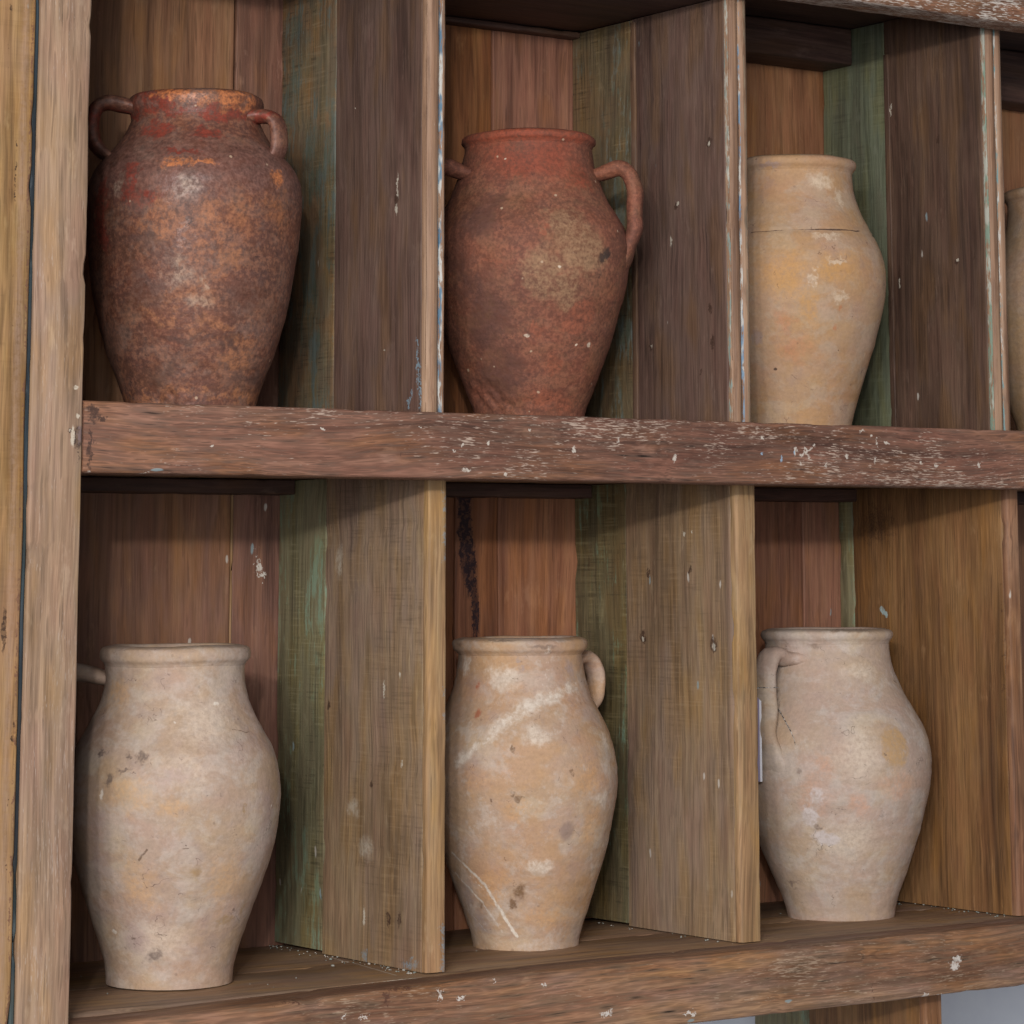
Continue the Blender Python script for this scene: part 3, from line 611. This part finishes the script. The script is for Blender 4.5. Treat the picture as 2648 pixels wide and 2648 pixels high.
# --- upper left: glazed two-handled jar
x = on_axis(z1, 772, 700, .225)
J1 = Jar(x, .225, ZU, z1, [(1020, 392), (1036, 402), (1042, 420), (1040, 445), (1033, 468), (1028, 490), (1036, 512), (1062, 560), (1100, 605), (1150, 660), (1183, 715), (1194, 775), (1195, 840), (1187, 940), (1172, 1050), (1150, 1180), (1122, 1300), (1085, 1420), (1050, 1510), (1022, 1590), (1012, 1640)])
def ringm(J, v0, v1, u=770):
    za, zb_ = J.at(u, v0).z, J.at(u, v1).z; return (Vector((0, 0, (za + zb_) / 2)), (.4, .4, abs(za - zb_) / 2))
g1 = [((112, 80, 72), .6, .03, [ringm(J1, 500, 800)], .5),
      ((150, 94, 60), .65, .05, [J1.spot(880, 870, .06, .034), J1.spot(640, 880, .05, .03), J1.spot(1110, 850, .04, .04), J1.spot(800, 1000, .05, .03)], .8),
      ((84, 62, 56), .65, .05, [J1.spot(560, 1150, .06, .03), J1.spot(980, 1180, .05, .03), J1.spot(600, 960, .05, .02), J1.spot(1000, 1480, .05, .02)], .8),
      ((150, 98, 66), .65, .04, [ringm(J1, 1530, 1600), J1.spot(930, 1390, .05, .02), J1.spot(850, 1290, .04, .012), J1.spot(930, 1030, .025, .014), J1.spot(760, 1160, .05, .02), J1.spot(650, 1250, .04, .012)], .7),
      ((122, 50, 38), .85, .022, [ringm(J1, 425, 455), J1.spot(560, 780, .030, .020), J1.spot(520, 700, .014, .03), J1.spot(620, 520, .030, .016), J1.spot(820, 530, .026, .012), J1.spot(600, 400, .04, .026), J1.spot(880, 445, .05, .012), J1.spot(360, 500, .05, .05), J1.spot(1110, 530, .035, .05), J1.spot(700, 600, .03, .006), J1.spot(400, 860, .02, .06)], .4),
      ((176, 106, 64), .9, .016, [J1.spot(800, 380, .05, .013), J1.spot(930, 395, .045, .017), J1.spot(660, 375, .03, .007), J1.spot(1100, 700, .018, .014), J1.spot(750, 640, .04, .006)], .4),
      ((170, 150, 130), .45, .02, [J1.spot(735, 735, .020, .018), J1.spot(745, 800, .005, .03), J1.spot(470, 730, .010, .016), J1.spot(800, 1125, .008, .014), J1.spot(700, 1020, .020, .010), J1.spot(790, 1190, .024, .016), J1.spot(700, 1090, .03, .02)], .9),
      ((62, 46, 40), .6, .03, [J1.spot(700, 1340, .05, .012), J1.spot(640, 1480, .04, .016), J1.spot(560, 1100, .007, .005), J1.spot(700, 1055, .005, .004), J1.spot(1178, 728, .007, .007), J1.spot(900, 1340, .04, .01), J1.spot(520, 455, .012, .02)], .7)]
M['clay_u1'] = clay('glazed_red_brown_clay', (104, 68, 56), (114, 68, 50), (130, 102, 90), (78, 54, 48), .6, .35, .45, .7, .5, .60, .5, g1, 3.1, (52, 36, 30), .9, grain=((136, 90, 66), .40), blend=.25, sat=1.0,
                    gloss=([J1.spot(770, 430, .12, .05), J1.spot(760, 640, .12, .06), J1.spot(560, 780, .05, .03), J1.spot(1090, 520, .05, .05), J1.spot(745, 900, .012, .06)], .16), white_specks=.3)
zz = lambda J, u, v: J.at(u, v).z
def row_z(J, v, u=770):
    d = ray(*J.zf(u, v)); n = HV; t = (J.ax - CAM).dot(n) / d.dot(n); return CAM.z + d.z * t - J.zb
def ear(J, d, lst): return [(d, r, row_z(J, v)) for r, v in lst]
build_jar(J1, 'glazed_jar', 'large two-handled jar with dark red glazed rim and shoulder, upper left compartment', M['clay_u1'], 5,
          [(ear(J1, dirn(-16), [(.070, 484), (.088, 472), (.1015, 478), (.1095, 504), (.1125, 545), (.1135, 590), (.110, 632), (.098, 668)]), 0.0185, .0098),
           (ear(J1, dirn(196), [(.068, 452), (.088, 430), (.110, 418), (.125, 440), (.131, 500), (.129, 565), (.117, 618), (.098, 660)]), .0185, .0100)], rough=.0014,
          chip=[(J1.at(640, 1600) + Vector((0, 0, -.004)), .03, .008)])

# --- upper middle: red unglazed jar
x = on_axis(z2, 795, 900, .24)
J2 = Jar(x, .24, ZU, z2, [(1030, 542), (1050, 546), (1061, 556), (1061, 572), (1052, 582), (1046, 592), (1054, 640), (1064, 680), (1080, 725), (1106, 790), (1142, 850), (1176, 910), (1192, 965), (1195, 1010), (1190, 1070), (1175, 1160), (1150, 1250), (1116, 1370), (1080, 1465), (1048, 1550), (1016, 1630), (1010, 1680)])
g2 = [((130, 62, 42), .8, .03, [J2.spot(800, 620, .10, .05), J2.spot(780, 560, .11, .02), J2.spot(990, 700, .04, .03)], .7),
      ((140, 68, 46), .8, .012, [J2.spot(760, 525, .16, .012), J2.spot(980, 530, .04, .016)], .4),
      ((140, 108, 80), .8, .035, [J2.spot(930, 890, .045, .03), J2.spot(1000, 1000, .05, .045), J2.spot(860, 1080, .04, .05), J2.spot(950, 1150, .03, .03)], .6),
      ((84, 54, 46), .8, .04, [J2.spot(600, 860, .05, .05), J2.spot(620, 1250, .06, .09), J2.spot(680, 1480, .06, .04), J2.spot(520, 1100, .03, .06)], .7),
      ((138, 78, 56), .75, .022, [J2.spot(1010, 1240, .025, .022), J2.spot(960, 1300, .03, .012), J2.spot(880, 1450, .012, .02), J2.spot(900, 1590, .05, .022), J2.spot(830, 1310, .016, .008), J2.spot(660, 1040, .02, .006), J2.spot(850, 925, .012, .012)], .5),
      ((44, 36, 34), .9, .006, [J2.spot(1100, 1005, .010, .011), J2.spot(1082, 1022, .008, .008)], .5),
      ((210, 190, 168), .8, .003, [J2.spot(1030, 1368, .004, .005), J2.spot(980, 1368, .0025), J2.spot(700, 630, .0022), J2.spot(915, 1058, .003, .002), J2.spot(785, 1330, .005, .003)], .5)]
M['clay_u2'] = clay('red_earthenware', (114, 70, 54), (130, 76, 56), (132, 94, 70), (100, 66, 54), .5, .12, .4, .6, .5, .78, .55, g2, 11.3, (60, 36, 30), .8, white_specks=1.0, grain=((146, 90, 66), .28), sat=1.0, blend=.3)
dr = dirn(-8); dl = dirn(202); h0 = zz(J2, 800, 690)
def strap(J, d, zt, r_out, zlow, smear=None):
    rn, rl = J.rad(zt), J.rad(zlow)
    return [(smear, rn - .0125, zt - .002) if smear else (d, rn - .016, zt - .008), (d, rn + .006, zt - .001), (d, (rn + r_out) / 2 + .004, zt + .006), (d, r_out - .007, zt - .003), (d, r_out + .001, zt - .026),
            (d, (r_out * 2 + rl) / 3 + .003, (zt + zlow) / 2 - .008), (d, rl + .009, zlow + .022), (d, rl + .0015, zlow), (d, J.rad(zlow - .02) - .0035, zlow - .02), (d, J.rad(zlow - .045) - .012, zlow - .045)]
build_jar(J2, 'red_jar', 'dark red earthenware jar with two loop handles and chipped foot, upper middle compartment', M['clay_u2'], 5,
          [(strap(J2, d, zz(J2, 1030, 672), .145, zz(J2, 1150, 960)), .0165, .0118) for d in (dr, dl)], rough=.0014,
          chip=[(J2.at(640, 1610), .04, .005), (J2.at(560, 1140), .014, .002), (J2.at(575, 1540), .035, .003), (J2.at(770, 1650), .045, .004)])

# --- upper right: pale jar with a ring crack
x = on_axis(z3, 470, 900, .24)
J3 = Jar(x, .24, ZU, z3, [(690, 638), (706, 644), (714, 656), (712, 672), (702, 684), (697, 694), (699, 730), (710, 788), (738, 855), (768, 915), (800, 972), (822, 1035), (832, 1105), (828, 1180), (813, 1262), (791, 1350), (765, 1440), (738, 1530), (715, 1605), (698, 1675), (696, 1720)])
g3 = [((186, 122, 86), .5, .03, [J3.spot(420, 1260, .022, .04), J3.spot(480, 1380, .035, .03)], .9),
      ((190, 140, 82), .75, .025, [J3.spot(440, 1090, .05, .05), J3.spot(640, 1060, .05, .03), J3.spot(520, 1200, .025, .05)], .8),
      ((204, 180, 154), .75, .012, [J3.spot(575, 715, .028, .016), J3.spot(650, 790, .012, .02), J3.spot(655, 1180, .018, .010), J3.spot(640, 1030, .02, .006), J3.spot(550, 1100, .006, .02), J3.spot(600, 940, .03, .006)], .6),
      ((156, 132, 124), .75, .008, [J3.spot(318, 1335, .012, .014), J3.spot(370, 655, .02, .006)], .5),
      ((176, 112, 74), .7, .006, [J3.spot(632, 1300, .004, .009), J3.spot(655, 1220, .004, .006)], .7),
      ((60, 42, 34), .9, .002, [J3.spot(393, 1463, .0032, .0028), J3.spot(645, 1390, .002)], .5),
      ((70, 50, 40), .95, .0008, J3.line(555, 910, 660, 911, .0017) + J3.line(660, 911, 770, 922, .0014) + J3.line(300, 922, 420, 914, .0012) + J3.line(420, 914, 555, 910, .0010), .6)]
CRM = dict(base=(184, 148, 112), warm=(190, 144, 96), pale=(194, 166, 140), grey=(158, 132, 118))
M['clay_u3'] = clay('buff_clay_orange', (180, 138, 102), (184, 134, 86), (184, 154, 126), (152, 122, 106), .5, .3, .55, .7, .35, .72, .36, g3, 21.7, (96, 68, 50), .26, sat=.82)
build_jar(J3, 'buff_jar', 'buff clay jar with a fine crack ringing its shoulder, upper right compartment', M['clay_u3'], 5, groove=zz(J3, 600, 913), rough=.0012)

# --- far right: only a sliver shows past the last upright
x = on_axis(z3, 1545, 900, .24)
J4 = Jar(x, .24, ZU, z3, [(u + 1075, v + 112) for u, v in [(690, 638), (706, 644), (714, 656), (712, 672), (702, 684), (697, 694), (699, 730), (710, 788), (738, 855), (768, 915), (800, 972), (822, 1035), (832, 1105), (828, 1180), (813, 1262), (791, 1350), (765, 1440), (740, 1510), (722, 1560), (716, 1600)]])
M['clay_u4'] = clay('buff_clay_shadow', (168, 132, 100), (176, 132, 86), (180, 150, 122), (142, 118, 104), .5, .2, .4, .6, .4, .72, .25, (), 33.3, (90, 66, 50), .4)
build_jar(J4, 'buff_jar', 'buff clay jar cut off by the right edge of the photo, beyond the last divider', M['clay_u4'], 5)

# --- lower left
J5 = Jar(-.312, .207, 0, z4, [(840, 626), (856, 632), (863, 648), (861, 668), (850, 682), (845, 692), (843, 740), (855, 800), (879, 860), (910, 920), (940, 975), (959, 1040), (967, 1110), (963, 1200), (945, 1300), (917, 1400), (886, 1490), (850, 1590), (826, 1660), (809, 1720), (803, 1782)])
g5 = [((190, 146, 100), .6, .03, [J5.spot(450, 1140, .04, .03), J5.spot(400, 800, .03, .03), J5.spot(780, 1440, .04, .05), J5.spot(480, 1450, .04, .05), J5.spot(600, 1180, .02, .02)], .9),
      ((204, 182, 160), .6, .02, [J5.spot(700, 900, .06, .05), J5.spot(760, 830, .03, .02), J5.spot(640, 1060, .05, .03), J5.spot(560, 1650, .05, .03)], .9),
      ((160, 134, 128), .55, .02, [J5.spot(920, 1180, .03, .05), J5.spot(330, 1300, .03, .08), J5.spot(600, 1080, .04, .014), J5.spot(460, 1640, .03, .02)], .9),
      ((96, 80, 72), .8, .011, [J5.spot(373, 1090, .009, .011), J5.spot(487, 1010, .008, .012), J5.spot(352, 990, .008, .006), J5.spot(540, 1700, .015, .011), J5.spot(430, 1050, .012, .003), J5.spot(440, 1000, .006, .006)], .7),
      ((90, 68, 50), .8, .002, J5.line(480, 1365, 506, 1330, .0022) + J5.line(415, 910, 428, 896, .0014) + J5.line(395, 1290, 430, 1300, 500, 1302, .0007) + J5.line(800, 915, 850, 925, 905, 918, .0009) + J5.line(630, 1328, 652, 1328, .0012), .6),
      ((150, 118, 78), .7, .010, [J5.spot(780, 1570, .022, .006), J5.spot(842, 1192, .004, .006), J5.spot(840, 1530, .012, .012), J5.spot(675, 1410, .01, .016)], .8),
      ((222, 208, 192), .8, .004, [J5.spot(743, 828, .006, .003), J5.spot(395, 1615, .005, .004), J5.spot(602, 895, .002, .003), J5.spot(937, 1178, .002), J5.spot(350, 1140, .003, .008)], .5)]
M['clay_l1'] = clay('buff_clay_pink', (176, 144, 120), (178, 140, 106), (188, 166, 148), (150, 124, 114), .45, .35, .6, .55, .4, .74, .45, g5, 41.9, (88, 68, 56), .28)
dl5 = dirn(181)
build_jar(J5, 'buff_jar', 'large pale buff clay jar with worn dark scratches, lower left compartment beside the post', M['clay_l1'], 5,
          [(strap(J5, dl5, zz(J5, 450, 738), .160, zz(J5, 330, 1080)), .0145, .0118)], rough=.0014)

# --- lower middle, crooked
J6 = Jar(.240, .253, 0, z5, [(866, 600), (882, 606), (889, 618), (887, 636), (876, 648), (871, 656), (875, 692), (886, 742), (906, 800), (938, 862), (970, 926), (989, 995), (999, 1080), (990, 1165), (970, 1270), (946, 1368), (915, 1465), (885, 1560), (866, 1622), (860, 1662)], lean=-.0075)
g6 = [((194, 146, 98), .6, .03, [J6.spot(500, 1110, .035, .03), J6.spot(900, 1080, .05, .03), J6.spot(640, 1180, .03, .02), J6.spot(560, 1450, .03, .04), J6.spot(760, 1560, .05, .03), J6.spot(900, 1250, .03, .04)], .9),
      ((208, 192, 176), .95, .010, J6.line(450, 1030, 570, 925, .009) + J6.line(570, 925, 700, 835, .014) + J6.line(700, 835, 800, 790, .014) + J6.line(755, 650, 760, 780, .006), .9),
      ((206, 188, 170), .85, .016, [J6.spot(715, 940, .026, .022), J6.spot(490, 700, .01, .025), J6.spot(600, 740, .03, .02), J6.spot(850, 780, .025, .012), J6.spot(960, 930, .015, .03), J6.spot(950, 1160, .016, .014), J6.spot(730, 1390, .02, .012)], .8),
      ((212, 198, 182), 1., .003, J6.line(430, 1340, 540, 1450, 650, 1630, .0030) + J6.line(440, 1410, 530, 1510, 600, 1612, .0026) + J6.line(470, 1400, 560, 1490, 630, 1580, .0012) + J6.line(480, 1540, 545, 1610, .001), .6),
      ((150, 132, 128), .7, .014, [J6.spot(530, 1570, .03, .025), J6.spot(480, 1500, .025, .03), J6.spot(845, 710, .014, .022), J6.spot(655, 690, .005, .016)], .8),
      ((140, 116, 104), .8, .004, [J6.spot(822, 1268, .0135, .016)], .5),
      ((104, 72, 42), .85, .009, [J6.spot(665, 1478, .012, .014), J6.spot(635, 1518, .010, .010)], .7),
      ((112, 84, 58), .8, .009, [J6.spot(655, 1150, .008, .005), J6.spot(637, 1132, .006, .005), J6.spot(632, 985, .006, .006), J6.spot(656, 1026, .002, .004), J6.spot(836, 1068, .005, .007), J6.spot(520, 1520, .006, .006), J6.spot(490, 1505, .003, .005), J6.spot(615, 1358, .004, .003)], .6),
      ((160, 84, 54), .8, .005, [J6.spot(516, 870, .006, .014), J6.spot(520, 770, .005, .010)], .6),
      ((108, 88, 76), .6, .005, [J6.spot(470, 622, .014, .004), J6.spot(600, 610, .03, .002), J6.spot(740, 632, .03, .003)], .7)]
M['clay_l2'] = clay('buff_clay_streaked', (182, 144, 114), (188, 138, 94), (192, 168, 148), (154, 126, 116), .45, .55, .55, .65, .35, .74, .45, g6, 57.1, (96, 68, 46), .28, sat=.8)
d6 = dirn(43)
build_jar(J6, 'buff_jar', 'buff clay jar streaked with white smears and a brown stain, lower middle compartment', M['clay_l2'], 5,
          [(strap(J6, d6, zz(J6, 700, 692), .139, zz(J6, 800, 925)), .0165, .0095)], rough=.0014)

# --- lower right, crooked, handle to the front
J7 = Jar(.787, .252, 0, z6, [(728, 569), (742, 574), (749, 584), (747, 598), (739, 608), (735, 618), (740, 668), (755, 722), (786, 792), (828, 862), (858, 922), (876, 985), (880, 1042), (872, 1132), (851, 1230), (826, 1320), (800, 1402), (772, 1480), (758, 1532), (753, 1568)], lean=-.014)
g7 = [((178, 140, 96), .85, .010, [J7.spot(765, 975, .027, .034)], .35),
      ((200, 180, 160), .8, .02, [J7.spot(640, 1000, .05, .06), J7.spot(600, 1300, .06, .05), J7.spot(640, 720, .04, .02)], .9),
      ((196, 146, 116), .55, .02, [J7.spot(520, 1040, .02, .025), J7.spot(780, 1110, .05, .03), J7.spot(480, 1150, .03, .04), J7.spot(630, 1170, .02, .03)], .9),
      ((196, 182, 176), .9, .010, [J7.spot(492, 1145, .014, .018), J7.spot(465, 1215, .014, .022), J7.spot(520, 1290, .022, .014)], .5),
      ((168, 146, 128), .6, .015, [J7.spot(420, 790, .03, .04), J7.spot(580, 1540, .05, .02), J7.spot(345, 1230, .02, .04), J7.spot(690, 850, .012, .012)], .8),
      ((116, 96, 86), .75, .010, [J7.spot(432, 1070, .004, .018), J7.spot(495, 1250, .008, .005), J7.spot(570, 920, .003, .012), J7.spot(652, 916, .004, .003), J7.spot(400, 1440, .01, .006)], .7),
      ((58, 46, 40), .9, .001, [J7.spot(488, 690, .0016), J7.spot(481, 862, .0016), J7.spot(752, 1325, .0018)], .5),
      ((104, 84, 70), .6, .006, [J7.spot(480, 628, .014, .005), J7.spot(345, 590, .012, .008), J7.spot(600, 575, .05, .003)], .7)]
M['clay_l3'] = clay('buff_clay_pale_pink', (182, 152, 130), (184, 148, 120), (192, 172, 156), (156, 134, 122), .35, .4, .65, .45, .35, .76, .45, g7, 71.3, (84, 66, 56), .28)
d7 = dirn(180 + 46)
build_jar(J7, 'buff_jar', 'pale pinkish buff jar with an ochre patch and a tagged front handle, lower right compartment', M['clay_l3'], 5,
          [(strap(J7, d7, zz(J7, 500, 668), .140, zz(J7, 380, 985), dirn(180 + 68)), .0180, .0115)], rough=.0014)

# ------------------------------------------------------------------ price tag hanging from the front handle
tm_ = NT('tag_card')
tx = tm_.comp(tm_.oc, 0); tz = tm_.comp(tm_.oc, 2)
inner_ = tm_.math('MULTIPLY', tm_.step(tx, -.0026, -.0034), tm_.step(tz, .022, .020))
M['tag'] = tm_.fin(tm_.mix(inner_, lin((226, 222, 226)), lin((136, 124, 148))), .55, tm_.noise(tm_.oc, 300, 3), .1, .0005)
sm = NT('twisted_string'); M['string'] = sm.fin(sm.ramp(sm.noise(sm.oc, 420, 2, .5), [(.4, lin((58, 50, 46))), (.6, lin((190, 180, 170)))]), .7)
tip = J7.ax + d7 * .147
TG = thing('price_tag', 'small lilac and white card tag hanging on string from the jar handle', 'tag', (tip.x, tip.y, zz(J7, 350, 765)))
dd = (Vector((tip.x, tip.y, 0)) - Vector((CAM.x, CAM.y, 0))).length
def facing(u, v, base):      # point in the level-facing plane through base
    d = ray(*z6(u, v)); t = (Vector((base.x, base.y, 0)) - Vector((CAM.x, CAM.y, 0))).dot(HV) / Vector((d.x, d.y, 0)).dot(HV); return CAM + d * t
pt = tip - HV * .004
c_r, c_t, c_b = facing(296, 940, pt), facing(288, 788, pt), facing(296, 1096, pt)
ww = .055; hh = c_t.z - c_b.z
bm = bmesh.new(); ch = .012
outl = [(0, -hh), (0, -ch), (-ch, 0), (-ww + ch, 0), (-ww, -ch), (-ww, -hh)]
org = Vector((c_r.x, c_r.y, c_t.z))
for yy in (0, .0008):
    vs = [bm.verts.new((a - .0, yy, b + .0)) for a, b in outl]; bm.faces.new(vs)
bm.verts.ensure_lookup_table()
for i in range(6): bm.faces.new((bm.verts[i], bm.verts[(i + 1) % 6], bm.verts[6 + (i + 1) % 6], bm.verts[6 + i]))
card = link('card', bm, M['tag'], TG, 20)
card.location = org - TG.location; card.rotation_euler = (0, 0, math.atan2(HX.y, HX.x) + math.radians(10))
def tube(name, pts, r, mat, parent, base):
    bm = bmesh.new(); cv = [Vector(p) for p in catmull([tuple(p) for p in pts], .003)]; rg = []
    for i, p in enumerate(cv):
        t = (cv[min(len(cv) - 1, i + 1)] - cv[max(0, i - 1)]).normalized(); a = t.orthogonal().normalized(); b = t.cross(a)
        rg.append([bm.verts.new(p - base + (a * math.cos(k * math.pi / 3) + b * math.sin(k * math.pi / 3)) * r) for k in range(6)])
    for p, q in zip(rg, rg[1:]):
        for k in range(6): bm.faces.new((p[k], p[(k + 1) % 6], q[(k + 1) % 6], q[k]))
    bm.faces.new(rg[0]); bm.faces.new(rg[-1])
    return link(name, bm, mat, parent, 0)
B0 = Vector(TG.location); zr = B0.z
hc = J7.ax + d7 * .1395 + HX * J7.off(TG.location.z); sd = Vector((0, 0, 1)).cross(d7)
loop = [hc + (sd * .0188 * math.cos(a) + d7 * .0128 * math.sin(a)) + Vector((0, 0, zr)) for a in [k * math.pi / 6 for k in range(13)]]
tube('string', loop, .0007, M['string'], TG, B0)
tube('string', [hc + d7 * .0128 + Vector((0, 0, zr)), hc + d7 * .012 - HX * .02 + Vector((0, 0, zr - .006)), org - HX * ww * .5 + Vector((0, -.0005, -.006))], .0007, M['string'], TG, B0)
def onj(u, v, o=.0016):
    q = J7.at(u, v); h = Vector((q.x, q.y, 0)).normalized(); return Vector((J7.x, J7.y, 0)) + q + h * o
tube('string', [hc - sd * .0188 + Vector((0, 0, zr)), onj(352, 800, .02), onj(375, 850, .012), onj(400, 915, .006), onj(420, 958, .003), onj(462, 987, .0014)], .0008, M['string'], TG, B0)
tube('string', [onj(398, 910, .006), onj(412, 945, .005), onj(418, 968, .006)], .0005, M['string'], TG, B0)

# ------------------------------------------------------------------ crumbs of old paint and plaster along the feet of the uprights
cm = NT('plaster_crumb'); M['crumb'] = cm.fin(cm.ramp(cm.noise(cm.oc, 40, 2), [(.4, lin((120, 126, 118))), (.6, lin((178, 168, 156)))]), .8)
bm = bmesh.new()
def crumb(p, r):
    m = Matrix.Translation(p) @ Matrix.Rotation(random.random() * 6, 4, 'Z') @ Matrix.Diagonal((r * random.uniform(.7, 1.5), r, r * .6, 1))
    vs = bmesh.ops.create_icosphere(bm, subdivisions=1, radius=1, matrix=m)['verts']
    for v in vs: v.co += Vector((random.uniform(-1, 1), random.uniform(-1, 1), random.uniform(-.5, .5))) * r * .3
for k, n in (('1l', 60), ('2l', 20), ('3l', 34)):
    x0 = DIV[k][0]
    for i in range(n):
        t = random.random(); crumb(Vector((x0 - abs(random.gauss(0, .014)) - .001, YF + (YB - YF) * t, .0008)), random.uniform(.0006, .0019) * (1.3 if random.random() < .15 else 1))
for i in range(22): crumb(Vector((random.uniform(-.5, .97), random.uniform(.07, .44), .0006)), random.uniform(.0005, .0012))
cr = link('crumbs', bm, M['crumb'], None, 0); cr['kind'] = 'stuff'; cr['label'] = 'scattered crumbs of plaster and paint on the lower shelf'; cr['category'] = 'debris'
